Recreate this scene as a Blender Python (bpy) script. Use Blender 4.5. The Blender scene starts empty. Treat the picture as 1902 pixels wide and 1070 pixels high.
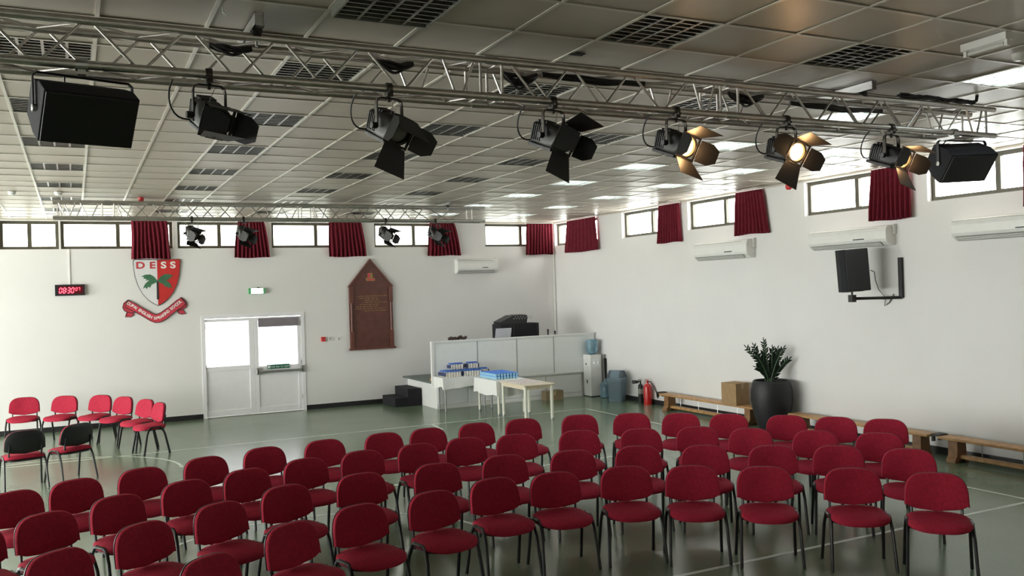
import bpy, math, random
from mathutils import Vector, Matrix
random.seed(7)
PI = math.pi
SC = bpy.context.scene
COL = SC.collection

# ------------------------------------------------------------------ camera
CAM_R = Vector((0.894795, -0.445425, -0.030654))
CAM_U = Vector((0.026301, -0.015952, 0.999527))
CAM_F = Vector((0.445703, 0.895177, 0.002558))
CAM_P = Vector((0.44031, -8.58516, 2.46674))
FPX = 1633.5
cd = bpy.data.cameras.new('camera'); cam = bpy.data.objects.new('camera', cd); COL.objects.link(cam)
cd.sensor_width = 36.0; cd.lens = 36.0 * FPX / 1902.0; cd.clip_start = 0.05; cd.clip_end = 200
m = Matrix.Identity(4)
for i in range(3):
    m[i][0] = CAM_R[i]; m[i][1] = CAM_U[i]; m[i][2] = -CAM_F[i]; m[i][3] = CAM_P[i]
cam.matrix_world = m
SC.camera = cam

XR, YB, ZC = 11.21, 10.614, 4.122       # right wall, back wall, ceiling
XL, YF = -7.0, -12.0

def ray(px, py):
    return CAM_R * ((px - 951) / FPX) + CAM_U * ((535 - py) / FPX) + CAM_F
def hit(px, py, ax, v):
    d = ray(px, py); return CAM_P + d * ((v - CAM_P[ax]) / d[ax])
def on_back(px, py, d=0.0): return hit(px, py, 1, YB - d)
def on_right(px, py, d=0.0): return hit(px, py, 0, XR - d)
def on_z(px, py, z=0.0): return hit(px, py, 2, z)

# ------------------------------------------------------------------ materials
def new_mat(name):
    mt = bpy.data.materials.new(name); mt.use_nodes = True
    nt = mt.node_tree
    return mt, nt, nt.nodes['Principled BSDF']
def mat(name, col, rough=0.5, metal=0.0, var=0.08, scale=8.0, bump=0.0, bscale=60.0, coat=0.0, spec=0.5, emis=None, estr=0.0):
    mt, nt, b = new_mat(name)
    n = nt.nodes; L = nt.links
    tc = n.new('ShaderNodeTexCoord')
    nz = n.new('ShaderNodeTexNoise'); nz.inputs['Scale'].default_value = scale; nz.inputs['Detail'].default_value = 4
    L.new(tc.outputs['Object'], nz.inputs['Vector'])
    rp = n.new('ShaderNodeValToRGB')
    c = Vector(col)
    lo = c * (1 - var); hi = c * (1 + var)
    rp.color_ramp.elements[0].position = 0.3; rp.color_ramp.elements[1].position = 0.7
    rp.color_ramp.elements[0].color = (*lo, 1); rp.color_ramp.elements[1].color = (min(1, hi[0]), min(1, hi[1]), min(1, hi[2]), 1)
    L.new(nz.outputs['Fac'], rp.inputs['Fac']); L.new(rp.outputs['Color'], b.inputs['Base Color'])
    b.inputs['Roughness'].default_value = rough; b.inputs['Metallic'].default_value = metal
    b.inputs['Coat Weight'].default_value = coat; b.inputs['Specular IOR Level'].default_value = spec
    if bump:
        n2 = n.new('ShaderNodeTexNoise'); n2.inputs['Scale'].default_value = bscale; n2.inputs['Detail'].default_value = 6
        L.new(tc.outputs['Object'], n2.inputs['Vector'])
        bp = n.new('ShaderNodeBump'); bp.inputs['Strength'].default_value = bump; bp.inputs['Distance'].default_value = 0.01
        L.new(n2.outputs['Fac'], bp.inputs['Height']); L.new(bp.outputs['Normal'], b.inputs['Normal'])
    if emis:
        b.inputs['Emission Color'].default_value = (*emis, 1); b.inputs['Emission Strength'].default_value = estr
    return mt

M = {}
M['wall'] = mat('painted_wall', (0.80, 0.785, 0.780), 0.6, var=0.015, scale=1.5, bump=0.05, bscale=90)
M['tile'] = mat('ceiling_tile_vinyl', (0.475, 0.42, 0.355), 0.40, var=0.03, scale=3, bump=0.03, bscale=120, spec=0.32)
M['tbar'] = mat('ceiling_grid_paint', (0.60, 0.56, 0.49), 0.3, var=0.02)
M['white_metal'] = mat('white_powder_coat', (0.86, 0.86, 0.85), 0.35, var=0.02)
M['white_plastic'] = mat('white_plastic', (0.82, 0.82, 0.80), 0.25, var=0.02)
M['door_white'] = mat('door_paint', (0.86, 0.85, 0.88), 0.4, var=0.015)
M['frame_dark'] = mat('bronze_window_frame', (0.075, 0.068, 0.045), 0.45, var=0.15)
M['skirt_black'] = mat('black_skirting', (0.018, 0.018, 0.02), 0.4)
M['black'] = mat('black_paint', (0.012, 0.0115, 0.0115), 0.45, var=0.2)
M['black_matte'] = mat('black_carpeted', (0.009, 0.009, 0.012), 0.85, var=0.25, scale=60, bump=0.3, bscale=200)
M['black_metal'] = mat('black_heatproof_metal', (0.008, 0.0072, 0.007), 0.5, var=0.2, bump=0.05)
M['yoke_metal'] = mat('worn_dark_yoke', (0.05, 0.043, 0.036), 0.45, metal=0.5, var=0.2)
M['black_plastic'] = mat('black_plastic', (0.011, 0.011, 0.013), 0.45, var=0.1, bump=0.05, bscale=300)
M['leg_black'] = mat('black_tube', (0.007, 0.007, 0.008), 0.38, var=0.1)
M['red_cloth'] = mat('red_seat_fabric', (0.36, 0.016, 0.042), 0.85, var=0.16, scale=40, bump=0.25, bscale=400, spec=0.25)
M['curtain'] = mat('maroon_curtain', (0.155, 0.013, 0.026), 0.8, var=0.15, scale=14, bump=0.1, bscale=200, spec=0.2)
M['alu'] = mat('truss_aluminium', (0.60, 0.575, 0.55), 0.38, metal=1.0, var=0.10, scale=20, bump=0.03)
M['louvre'] = mat('louvre_aluminium', (0.42, 0.42, 0.40), 0.3, metal=1.0, var=0.04)
M['steel'] = mat('steel', (0.55, 0.55, 0.55), 0.3, metal=1.0)
M['grey_leg'] = mat('grey_leg', (0.34, 0.34, 0.34), 0.35, metal=0.5)
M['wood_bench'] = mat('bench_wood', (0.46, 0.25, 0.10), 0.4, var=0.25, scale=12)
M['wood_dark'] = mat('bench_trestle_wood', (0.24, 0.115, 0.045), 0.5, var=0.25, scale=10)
M['board'] = mat('mahogany_board', (0.115, 0.040, 0.030), 0.42, var=0.22, scale=7)
M['board_trim'] = mat('mahogany_trim', (0.145, 0.050, 0.036), 0.3, var=0.15, scale=9)
M['gold'] = mat('gold_leaf', (0.36, 0.23, 0.08), 0.4, metal=0.5)
M['card'] = mat('cardboard', (0.36, 0.23, 0.115), 0.8, var=0.1)
M['card_dark'] = mat('old_cardboard', (0.27, 0.20, 0.12), 0.85, var=0.15)
M['tape'] = mat('packing_tape', (0.50, 0.36, 0.20), 0.3)
M['pot'] = mat('black_pot_glaze', (0.010, 0.010, 0.012), 0.55, var=0.2)
M['soil'] = mat('soil', (0.03, 0.02, 0.012), 0.95, var=0.4, scale=60)
M['leaf'] = mat('dark_leaf', (0.006, 0.016, 0.008), 0.55, var=0.35, scale=15, spec=0.25)
M['stem'] = mat('stem_green', (0.025, 0.06, 0.02), 0.5)
M['cloth_white'] = mat('white_tablecloth', (0.84, 0.84, 0.83), 0.85, var=0.015, bump=0.05, bscale=30)
M['table_beige'] = mat('beige_table_top', (0.74, 0.64, 0.50), 0.4, var=0.04)
M['leg_white'] = mat('cream_table_leg', (0.82, 0.81, 0.72), 0.35, var=0.02)
M['panel'] = mat('grey_white_panel', (0.86, 0.88, 0.885), 0.35, var=0.012)
M['stage_top'] = mat('grey_green_vinyl', (0.10, 0.13, 0.12), 0.4)
M['red_sign'] = mat('red_paint', (0.62, 0.03, 0.03), 0.4, var=0.05)
M['ribbon_red'] = mat('ribbon_red', (0.60, 0.055, 0.085), 0.4, var=0.05)
M['shield_red'] = mat('shield_red', (0.58, 0.035, 0.035), 0.35, var=0.05)
M['shield_white'] = mat('shield_white', (0.78, 0.77, 0.79), 0.4, var=0.02)
M['shield_edge'] = mat('dark_board_edge', (0.05, 0.045, 0.045), 0.5)
M['palm_green'] = mat('palm_green', (0.055, 0.16, 0.085), 0.5, var=0.15)
M['palm_trunk'] = mat('palm_trunk', (0.035, 0.028, 0.03), 0.5)
M['ext_red'] = mat('extinguisher_red', (0.55, 0.015, 0.015), 0.25, coat=0.3)
M['bin_grey'] = mat('grey_blue_plastic', (0.155, 0.215, 0.265), 0.45, var=0.06)
M['bin_dark'] = mat('dark_bin_lid', (0.065, 0.085, 0.11), 0.45)
M['cap_blue'] = mat('blue_cap', (0.07, 0.19, 0.62), 0.35)
M['bottle_body'] = mat('juice_bottle', (0.76, 0.72, 0.66), 0.4, var=0.2, scale=70)
M['wrap'] = mat('dark_blue_pack_end', (0.03, 0.045, 0.14), 0.35)
M['cup'] = mat('pale_blue_cup', (0.42, 0.72, 0.95), 0.25, var=0.2, scale=60)
M['cup_lid'] = mat('bright_blue_lid', (0.01, 0.22, 0.95), 0.35, var=0.05)
M['paper'] = mat('white_paper', (0.80, 0.78, 0.78), 0.7)
M['pink'] = mat('pink_print', (0.72, 0.38, 0.42), 0.7)
M['laptop'] = mat('silver_laptop', (0.58, 0.59, 0.64), 0.4, var=0.02)
M['brown'] = mat('dark_brown_leather', (0.045, 0.024, 0.018), 0.6, var=0.3, scale=30)
M['tan'] = mat('orange_tan_board', (0.56, 0.33, 0.15), 0.6)
M['blind'] = mat('grey_roller_blind', (0.23, 0.20, 0.225), 0.7, var=0.05)
M['green_sign'] = mat('green_sign', (0.01, 0.13, 0.075), 0.4)
M['sign_text'] = mat('sign_white', (0.80, 0.82, 0.80), 0.5)
M['letter_white'] = mat('letter_white', (0.85, 0.82, 0.80), 0.4, var=0.01)
M['letter_red'] = mat('letter_red', (0.55, 0.06, 0.07), 0.4, var=0.01)
M['led'] = mat('red_led', (0.6, 0.02, 0.03), 0.4, emis=(1.0, 0.06, 0.10), estr=3.0)
M['led_back'] = mat('dark_red_glass', (0.10, 0.006, 0.012), 0.2)
M['exit_lit'] = mat('lit_exit_panel', (0.85, 0.9, 0.85), 0.4, emis=(0.92, 1.0, 0.92), estr=2.2)
M['exit_green'] = mat('exit_green', (0.10, 0.42, 0.17), 0.4)
M['lens_lit'] = mat('lit_lens', (0.9, 0.8, 0.6), 0.3, emis=(1.0, 0.52, 0.16), estr=15.0)
M['lens_off'] = mat('glass_lens', (0.25, 0.24, 0.22), 0.1)
M['tube_lit'] = mat('lit_fluorescent_tube', (0.9, 0.95, 1.0), 0.4, emis=(0.84, 0.95, 1.0), estr=20.0)
M['tube_off'] = mat('unlit_fluorescent_tube', (0.62, 0.63, 0.60), 0.3)
M['tray_inside'] = mat('light_tray_reflector', (0.40, 0.41, 0.37), 0.35, metal=0.8)
M['line'] = mat('court_line_paint', (0.62, 0.68, 0.60), 0.35, var=0.06, scale=6)
M['dark_hole'] = mat('dark_cable_opening', (0.02, 0.02, 0.02), 0.8)
M['cable'] = mat('black_cable', (0.012, 0.012, 0.012), 0.5)
M['grille'] = mat('air_grille', (0.27, 0.27, 0.25), 0.5)

def floor_mat():
    mt, nt, b = new_mat('green_vinyl_floor'); n = nt.nodes; L = nt.links
    tc = n.new('ShaderNodeTexCoord')
    nz = n.new('ShaderNodeTexNoise'); nz.inputs['Scale'].default_value = 0.7; nz.inputs['Detail'].default_value = 5
    sp = n.new('ShaderNodeTexNoise'); sp.inputs['Scale'].default_value = 55; sp.inputs['Detail'].default_value = 3
    L.new(tc.outputs['Object'], nz.inputs['Vector']); L.new(tc.outputs['Object'], sp.inputs['Vector'])
    r1 = n.new('ShaderNodeValToRGB'); r1.color_ramp.elements[0].position = .3; r1.color_ramp.elements[1].position = .75
    r1.color_ramp.elements[0].color = (0.152, 0.212, 0.134, 1); r1.color_ramp.elements[1].color = (0.190, 0.252, 0.168, 1)
    L.new(nz.outputs['Fac'], r1.inputs['Fac'])
    mx = n.new('ShaderNodeMixRGB'); mx.blend_type = 'MULTIPLY'; mx.inputs['Fac'].default_value = 0.30
    L.new(r1.outputs['Color'], mx.inputs['Color1']); L.new(sp.outputs['Fac'], mx.inputs['Color2'])
    L.new(mx.outputs['Color'], b.inputs['Base Color'])
    mr = n.new('ShaderNodeMapRange'); mr.inputs['To Min'].default_value = 0.17; mr.inputs['To Max'].default_value = 0.27
    L.new(nz.outputs['Fac'], mr.inputs['Value']); L.new(mr.outputs['Result'], b.inputs['Roughness'])
    b.inputs['Specular IOR Level'].default_value = 0.55
    wv = n.new('ShaderNodeTexNoise'); wv.inputs['Scale'].default_value = 5.0; wv.inputs['Detail'].default_value = 2
    L.new(tc.outputs['Object'], wv.inputs['Vector'])
    bp = n.new('ShaderNodeBump'); bp.inputs['Strength'].default_value = 0.06; bp.inputs['Distance'].default_value = 0.02
    L.new(wv.outputs['Fac'], bp.inputs['Height']); L.new(bp.outputs['Normal'], b.inputs['Normal'])
    return mt
M['floor'] = floor_mat()

def glass_mat(name, tint=(1, 1, 1), rough=0.0):
    mt = bpy.data.materials.new(name); mt.use_nodes = True; nt = mt.node_tree; n = nt.nodes; L = nt.links
    for x in list(n): n.remove(x)
    o = n.new('ShaderNodeOutputMaterial'); mx = n.new('ShaderNodeMixShader'); t = n.new('ShaderNodeBsdfTransparent')
    g = n.new('ShaderNodeBsdfGlossy'); lw = n.new('ShaderNodeLayerWeight'); lw.inputs['Blend'].default_value = 0.5
    pw = n.new('ShaderNodeMath'); pw.operation = 'POWER'; pw.inputs[1].default_value = 5.0
    L.new(lw.outputs['Facing'], pw.inputs[0])
    fr = n.new('ShaderNodeMath'); fr.operation = 'MULTIPLY_ADD'; fr.inputs[1].default_value = 0.9; fr.inputs[2].default_value = 0.03
    L.new(pw.outputs['Value'], fr.inputs[0])
    t.inputs['Color'].default_value = (*tint, 1); g.inputs['Roughness'].default_value = rough
    L.new(fr.outputs['Value'], mx.inputs['Fac']); L.new(t.outputs['BSDF'], mx.inputs[1]); L.new(g.outputs['BSDF'], mx.inputs[2])
    L.new(mx.outputs['Shader'], o.inputs['Surface'])
    return mt
M['glass'] = glass_mat('window_glass', (0.96, 0.98, 0.96))
M['glass_tint'] = glass_mat('tinted_window_glass', (0.66, 0.68, 0.64))  # tint added to cut the back windows' glare on the ceiling
M['glass_dim'] = glass_mat('dimmed_door_glass', (0.36, 0.36, 0.37))  # darkening tint added to weaken the door's bright reflection on the floor
def bottle_mat():
    mt, nt, b = new_mat('blue_polycarbonate')
    tc = nt.nodes.new('ShaderNodeTexCoord'); nz = nt.nodes.new('ShaderNodeTexNoise'); nz.inputs['Scale'].default_value = 9
    nt.links.new(tc.outputs['Object'], nz.inputs['Vector'])
    rp = nt.nodes.new('ShaderNodeValToRGB')
    rp.color_ramp.elements[0].color = (0.26, 0.50, 0.66, 1); rp.color_ramp.elements[1].color = (0.45, 0.70, 0.82, 1)
    nt.links.new(nz.outputs['Fac'], rp.inputs['Fac']); nt.links.new(rp.outputs['Color'], b.inputs['Base Color'])
    b.inputs['Roughness'].default_value = 0.1; b.inputs['Transmission Weight'].default_value = 0.6; b.inputs['IOR'].default_value = 1.3
    return mt
M['blue_bottle'] = bottle_mat()

# ------------------------------------------------------------------ mesh builder
class MB:
    def __init__(s): s.v = []; s.f = []
    def add(s, vs, fs, mtx=None):
        o = len(s.v)
        s.v += [tuple(mtx @ Vector(p)) if mtx is not None else tuple(p) for p in vs]
        s.f += [tuple(i + o for i in f) for f in fs]
        return s
    def box(s, lo, hi, mtx=None):
        x0, y0, z0 = lo; x1, y1, z1 = hi
        vs = [(x0,y0,z0),(x1,y0,z0),(x1,y1,z0),(x0,y1,z0),(x0,y0,z1),(x1,y0,z1),(x1,y1,z1),(x0,y1,z1)]
        return s.add(vs, [(0,3,2,1),(4,5,6,7),(0,1,5,4),(1,2,6,5),(2,3,7,6),(3,0,4,7)], mtx)
    def prism(s, pts, d0, d1, axis='y', mtx=None):
        # polygon in the plane across `axis`, extruded from d0 to d1; pts are (a,b)
        n = len(pts)
        def P(a, b, d): return (a, d, b) if axis == 'y' else ((d, a, b) if axis == 'x' else (a, b, d))
        vs = [P(a, b, d0) for a, b in pts] + [P(a, b, d1) for a, b in pts]
        fs = [tuple(range(n)), tuple(range(2*n-1, n-1, -1))] + [(i, i+n, (i+1) % n + n, (i+1) % n) for i in range(n)]
        return s.add(vs, fs, mtx)
    def rings(s, rings, cap0=True, cap1=True, mtx=None, closed=True):
        n = len(rings[0]); vs = [p for r in rings for p in r]; fs = []
        for k in range(len(rings) - 1):
            for i in range(n if closed else n - 1):
                j = (i + 1) % n
                fs.append((k*n+i, k*n+j, (k+1)*n+j, (k+1)*n+i))
        if cap0: fs.append(tuple(range(n-1, -1, -1)))
        if cap1: fs.append(tuple(range((len(rings)-1)*n, len(rings)*n)))
        return s.add(vs, fs, mtx)
    def lathe(s, prof, n=24, mtx=None, cap0=True, cap1=True):
        return s.rings([[(r*math.cos(2*PI*i/n), r*math.sin(2*PI*i/n), z) for i in range(n)] for r, z in prof], cap0, cap1, mtx)
    def cyl(s, a, b, r, n=12, r2=None):
        a = Vector(a); b = Vector(b); d = (b - a)
        q = d.to_track_quat('Z', 'Y').to_matrix().to_4x4(); q.translation = a
        return s.lathe([(r, 0), (r if r2 is None else r2, d.length)], n, q)
    def tube(s, pts, r, n=8, flat=1.0, side=None):
        pts = [Vector(p) for p in pts]; rs = []
        u = None
        for i, p in enumerate(pts):
            t = (pts[min(i+1, len(pts)-1)] - pts[max(i-1, 0)]).normalized()
            if u is None:
                ref = Vector(side) if side else (Vector((0, 0, 1)) if abs(t.z) < .9 else Vector((1, 0, 0)))
                u = (ref - t * ref.dot(t)).normalized()
            else: u = (u - t * u.dot(t)).normalized()
            w = t.cross(u)
            rs.append([tuple(p + u * (r*flat*math.cos(2*PI*k/n)) + w * (r*math.sin(2*PI*k/n))) for k in range(n)])
        return s.rings(rs)
    def build(s, name, mt, parent=None, smooth=False, loc=None, bevel=0.0):
        me = bpy.data.meshes.new(name); me.from_pydata(s.v, [], s.f); me.validate(); me.update()
        import bmesh
        bm = bmesh.new(); bm.from_mesh(me); bmesh.ops.recalc_face_normals(bm, faces=bm.faces); bm.to_mesh(me); bm.free()
        o = bpy.data.objects.new(name, me); COL.objects.link(o)
        for x in (mt if isinstance(mt, (list, tuple)) else [mt]): me.materials.append(x)
        if smooth:
            for p in me.polygons: p.use_smooth = True
            md = o.modifiers.new('edges', 'EDGE_SPLIT'); md.split_angle = math.radians(38)
        if bevel:
            bv = o.modifiers.new('bevel', 'BEVEL'); bv.width = bevel; bv.segments = 2; bv.limit_method = 'ANGLE'
        if parent: o.parent = parent
        if loc: o.location = loc
        return o

def tag(o, label=None, cat=None, group=None, kind=None):
    if label: o['label'] = label
    if cat: o['category'] = cat
    if group: o['group'] = group
    if kind: o['kind'] = kind
    return o
def thing(name, label, cat, loc=(0, 0, 0), rz=0.0, group=None):
    o = bpy.data.objects.new(name, None); COL.objects.link(o); o.empty_display_size = 0.05
    o.location = loc; o.rotation_euler = (0, 0, rz)
    return tag(o, label, cat, group)
def struct(o): o['kind'] = 'structure'; return o
KIDS = {}
def copy_tree(o, parent=None):
    c = o.copy(); COL.objects.link(c)
    if parent: c.parent = parent
    for ch in o.children: copy_tree(ch, c)
    return c
def text_mesh(txt, size, depth, mtx, mb, spacing=1.0, bold=0.0):
    cu = bpy.data.curves.new('lettering', 'FONT'); cu.body = txt; cu.size = size; cu.extrude = depth
    cu.align_x = 'CENTER'; cu.align_y = 'CENTER'; cu.space_character = spacing; cu.offset = bold
    o = bpy.data.objects.new('lettering', cu); COL.objects.link(o)
    dg = bpy.context.evaluated_depsgraph_get(); me = bpy.data.meshes.new_from_object(o.evaluated_get(dg))
    mb.add([tuple(v.co) for v in me.vertices], [tuple(p.vertices) for p in me.polygons], mtx)
    bpy.data.objects.remove(o); bpy.data.curves.remove(cu); bpy.data.meshes.remove(me)
def back_frame(x, z, d=0.0, ang=0.0):
    # local XY plane -> back wall plane, +Z local -> towards the room (-y)
    r = Matrix(((1, 0, 0, 0), (0, 0, -1, 0), (0, 1, 0, 0), (0, 0, 0, 1)))
    t = Matrix.Translation((x, YB - d, z))
    return t @ r @ Matrix.Rotation(ang, 4, 'Z')
ORD = ['first','second','third','fourth','fifth','sixth','seventh','eighth','ninth','tenth','eleventh','twelfth','thirteenth','fourteenth','fifteenth','sixteenth','seventeenth']

# ------------------------------------------------------------------ room shell
WT = 0.25
def wall_with_holes(name, axis, plane, out, u0, u1, z1, holes):
    # wall slab lying along u (x or y), thickness WT outwards (out = +1/-1); holes = (ua, ub, za, zb)
    mb = MB(); holes = sorted(holes)
    us = [u0]
    def seg(a, b, za, zb):
        if b - a < 1e-4 or zb - za < 1e-4: return
        p0, p1 = sorted((plane, plane + out * WT))
        if axis == 'x': mb.box((a, p0, za), (b, p1, zb))
        else: mb.box((p0, a, za), (p1, b, zb))
    edges = sorted(set([u0, u1] + [h[0] for h in holes] + [h[1] for h in holes]))
    for a, b in zip(edges[:-1], edges[1:]):
        c = (a + b) / 2; hs = sorted([(h[2], h[3]) for h in holes if h[0] < c < h[1]])
        z = 0.0
        for za, zb in hs: seg(a, b, z, za); z = zb
        seg(a, b, z, z1)
    return struct(mb.build(name, M['wall']))
WZ0, WZ1 = 3.535, 4.085
REC = 0.12
def xb(px): return on_back(px, 435, -REC).x
BACK_WIN = [(-0.80, 0.20, [0.5]), (0.235, 2.28, [0.5]), (2.37, 4.14, [0.47]), (4.27, 6.15, [0.52]), (6.56, 8.43, [0.52]), (9.32, 11.14, [0.55]), (-3.0, -0.90, [0.5]), (-5.2, -3.1, [0.5])]
RIGHT_WIN = [(8.57, 10.57), (5.55, 7.56), (3.25, 5.25), (0.18, 2.18), (-2.14, -0.14)]
DOOR_X = (2.79, 4.90); DOOR_Z = 2.13
TOPW = ZC + 0.30
wall_with_holes('wall_back', 'x', YB, 1, XL - WT, XR + WT, TOPW, [(a, b, WZ0, WZ1) for a, b, _ in BACK_WIN] + [(DOOR_X[0], DOOR_X[1], 0, DOOR_Z)])
wall_with_holes('wall_right', 'y', XR, 1, YF, YB, TOPW, [(a, b, WZ0, WZ1) for a, b in RIGHT_WIN])
LEFT_WIN = [(-3.0, -0.6, 0.9, 3.5), (-0.2, 3.0, 0.5, 3.7), (3.4, 6.6, 0.5, 3.7), (7.0, 10.2, 0.05, 3.7)]
wall_with_holes('wall_left', 'y', XL, -1, YF, YB, TOPW, LEFT_WIN)
wall_with_holes('wall_front', 'x', YF, -1, XL - WT, XR + WT, TOPW, [])
struct(MB().box((XL - WT, YF - WT, -0.2), (XR + WT, YB + WT, 0)).build('floor', M['floor']))

# ceiling: tiles on a 0.6 m grid, light cells left open
T = 0.6
ICOLS = [-9, -6, -3, 0, 3, 6, 9, 12, 15]; JROWS = [3*k - 1 for k in range(-5, 6)]
cells = {(i, j) for i in ICOLS for j in JROWS}
mb = MB()
rr = random.Random(3)
for i in range(-12, 19):
    for j in range(-20, 18):
        if (i, j) in cells: continue
        x0, x1 = max(XL, i*T), min(XR, (i+1)*T); y0, y1 = max(YF, j*T), min(YB, (j+1)*T)
        if x1 - x0 < .02 or y1 - y0 < .02: continue
        a, b, c = rr.uniform(-.0016, .0016), rr.uniform(-.0016, .0016), rr.uniform(-.001, .001)
        mb.add([(x0, y0, ZC+c-a-b), (x1, y0, ZC+c+a-b), (x1, y1, ZC+c+a+b), (x0, y1, ZC+c-a+b)], [(0, 1, 2, 3)])
mb.box((XL, YF, ZC + 0.2), (XR, YB, ZC + 0.3))  # unseen slab added above the tiles to block sky light
struct(mb.build('ceiling', M['tile']))
mb = MB()
for i in range(-11, 19): mb.box((i*T - .012, YF, ZC - .008), (i*T + .012, YB, ZC - .002))
for j in range(-19, 18): mb.box((XL, j*T - .012, ZC - .0075), (XR, j*T + .012, ZC - .0015))
struct(mb.build('trim_1', M['tbar']))
# wall angle along the ceiling edge
mb = MB(); mb.box((XL, YB - .025, ZC - .03), (XR, YB, ZC)); mb.box((XR - .025, YF, ZC - .03), (XR, YB, ZC))
struct(mb.build('trim_2', M['tbar']))
# skirting
mb = MB(); h = 0.10
mb.box((XL, YB - .015, 0), (DOOR_X[0] - .02, YB, h)); mb.box((DOOR_X[1] + .02, YB - .015, 0), (7.2, YB, h))
struct(mb.build('baseboard_back', M['skirt_black']))
struct(MB().box((XR - .015, YF, 0), (XR, 8.7, h)).build('baseboard_right', M['skirt_black']))
struct(MB().box((XL, YF, 0), (XL + .015, 7.5, h)).build('baseboard_left', M['skirt_black']))
# vertical conduit in the corner
mb = MB(); mb.box((XR - .05, YB - .04, 0.6), (XR - .015, YB - .005, 3.40)); struct(mb.build('trim_3', M['white_plastic']))

# windows
WN = [0]
def window(axis, a, b, za, zb, plane, out, mulls, fw=0.058, gl='glass'):
    WN[0] += 1
    r = bpy.data.objects.new('window_%d' % WN[0], None); COL.objects.link(r); struct(r)
    p0, p1 = sorted((plane + out * (REC - .03), plane + out * (REC + .03)))
    g0, g1 = sorted((plane + out * (REC - .003), plane + out * (REC + .003)))
    def bx(mb, ua, ub, z0, z1, q0=p0, q1=p1):
        if axis == 'x': mb.box((ua, q0, z0), (ub, q1, z1))
        else: mb.box((q0, ua, z0), (q1, ub, z1))
    f = MB()
    bx(f, a, b, za, za + fw); bx(f, a, b, zb - fw, zb); bx(f, a, a + fw, za + fw, zb - fw); bx(f, b - fw, b, za + fw, zb - fw)
    f.build('window_frame', M['frame_dark'], r)
    us = [a + fw]
    for mfrac in mulls:
        c = a + (b - a) * mfrac
        mm = MB(); bx(mm, c - .036, c + .036, za + fw, zb - fw); mm.build('mullion', M['frame_dark'], r); us += [c - .036, c + .036]
    us.append(b - fw)
    for u, w in zip(us[::2], us[1::2]):
        g = MB(); bx(g, u, w, za + fw, zb - fw, g0, g1); g.build('pane', M[gl], r)
    return r
for a, b, ml in BACK_WIN: window('x', a, b, WZ0, WZ1, YB, 1, ml, gl='glass_tint')
for a, b in RIGHT_WIN: window('y', a, b, WZ0, WZ1, XR, 1, [0.5])
for a, b, za, zb in LEFT_WIN: window('y', a, b, za, zb, XL, -1, [1/3, 2/3], 0.06)

# curtains: pleated cloth hanging from a rail
def curtain(label, axis, top, bot, zt, zb, plane, sgn, lit=0):
    nx, nz = 72, 14; rnd = random.Random(sum(map(ord, label)))
    ph = rnd.uniform(0, 6); nf = 9
    r = bpy.data.objects.new('curtain', None); COL.objects.link(r); tag(r, label, 'curtain', 'maroon curtains on the high windows')
    cx = (top[0] + top[1]) / 2
    r.location = (cx, plane, zb) if axis == 'x' else (plane, cx, zb)
    def grid(off):
        vs = []
        for k in range(nz + 1):
            t = k / nz
            e = t ** 0.75
            ua = top[0] + (bot[0] - top[0]) * e; ub = top[1] + (bot[1] - top[1]) * e
            for i in range(nx + 1):
                s = i / nx
                u = ua + (ub - ua) * s + 0.006 * math.sin(9 * s + 5 * t + ph)
                am = 0.016 + 0.026 * t
                d = 0.070 + am * math.sin(2*PI*nf*s + ph + .7*math.sin(5*s + ph)) + off
                z = zt + (zb - zt) * t + (0.008*math.sin(7*s + ph) if t > .9 else 0)
                vs.append((u - cx, sgn * d, z - zb) if axis == 'x' else (sgn * d, u - cx, z - zb))
        return vs
    W = nx + 1; A = grid(0); B = grid(0.006); n = len(A); fs = []
    for k in range(nz):
        for i in range(nx):
            q = (k*W+i, k*W+i+1, (k+1)*W+i+1, (k+1)*W+i)
            fs.append(q); fs.append(tuple(x + n for x in reversed(q)))
    per = [i for i in range(W)] + [k*W + nx for k in range(1, nz+1)] + [nz*W + i for i in range(nx-1, -1, -1)] + [k*W for k in range(nz-1, 0, -1)]
    for i in range(len(per)):
        a, b = per[i], per[(i+1) % len(per)]; fs.append((a, a + n, b + n, b))
    mb = MB(); mb.add(A + B, fs); c = mb.build('drape', M['curtain'], r); 
    for p in c.data.polygons: p.use_smooth = True
    mb = MB()
    if axis == 'x': mb.box((top[0]-cx-.02, min(0, sgn*.05), zt-zb), (top[1]-cx+.02, max(0, sgn*.05), zt-zb+.02))
    else: mb.box((min(0, sgn*.05), top[0]-cx-.02, zt-zb), (max(0, sgn*.05), top[1]-cx+.02, zt-zb+.02))
    mb.build('curtain_rail', M['white_metal'], r)
def cbx(px, d=.08): return on_back(px, 440, d).x
def cry(px, py, d=.08): return on_right(px, py, d).y
BC = [((245, 311), (243, 317), 'maroon curtain above the school crest'),
      ((442, 492), (434, 500), 'maroon curtain behind the second spotlight of the far truss'),
      ((611, 672), (610, 680), 'maroon curtain above and left of the honours board peak'),
      ((799, 845), (793, 857), 'maroon curtain above the back wall air conditioner'),
      ((979, 1027.5), (976, 1027.5), 'maroon curtain on the back wall right beside the corner')]
for t, b, l in BC: curtain(l, 'x', (cbx(t[0]), cbx(t[1])), (cbx(b[0]), cbx(b[1])), 4.09, 3.325, YB, -1)
RC = [((1053, 409, 1106, 404), (1050, 470, 1111, 465), 'maroon curtain on the right wall nearest the corner'),
      ((1222, 385, 1259, 377), (1220, 453, 1264, 448), 'narrow maroon curtain, second from the corner on the right wall'),
      ((1365, 360, 1413, 351), (1363, 438, 1427, 431), 'maroon curtain above the farthest right wall air conditioner'),
      ((1618, 318, 1686, 300), (1616, 413, 1692, 406), 'maroon curtain behind the rightmost lit spotlight'),
      ((1900, 300, 1975, 290), (1899, 384, 1985, 372), 'maroon curtain cut off by the right picture edge')]
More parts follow.
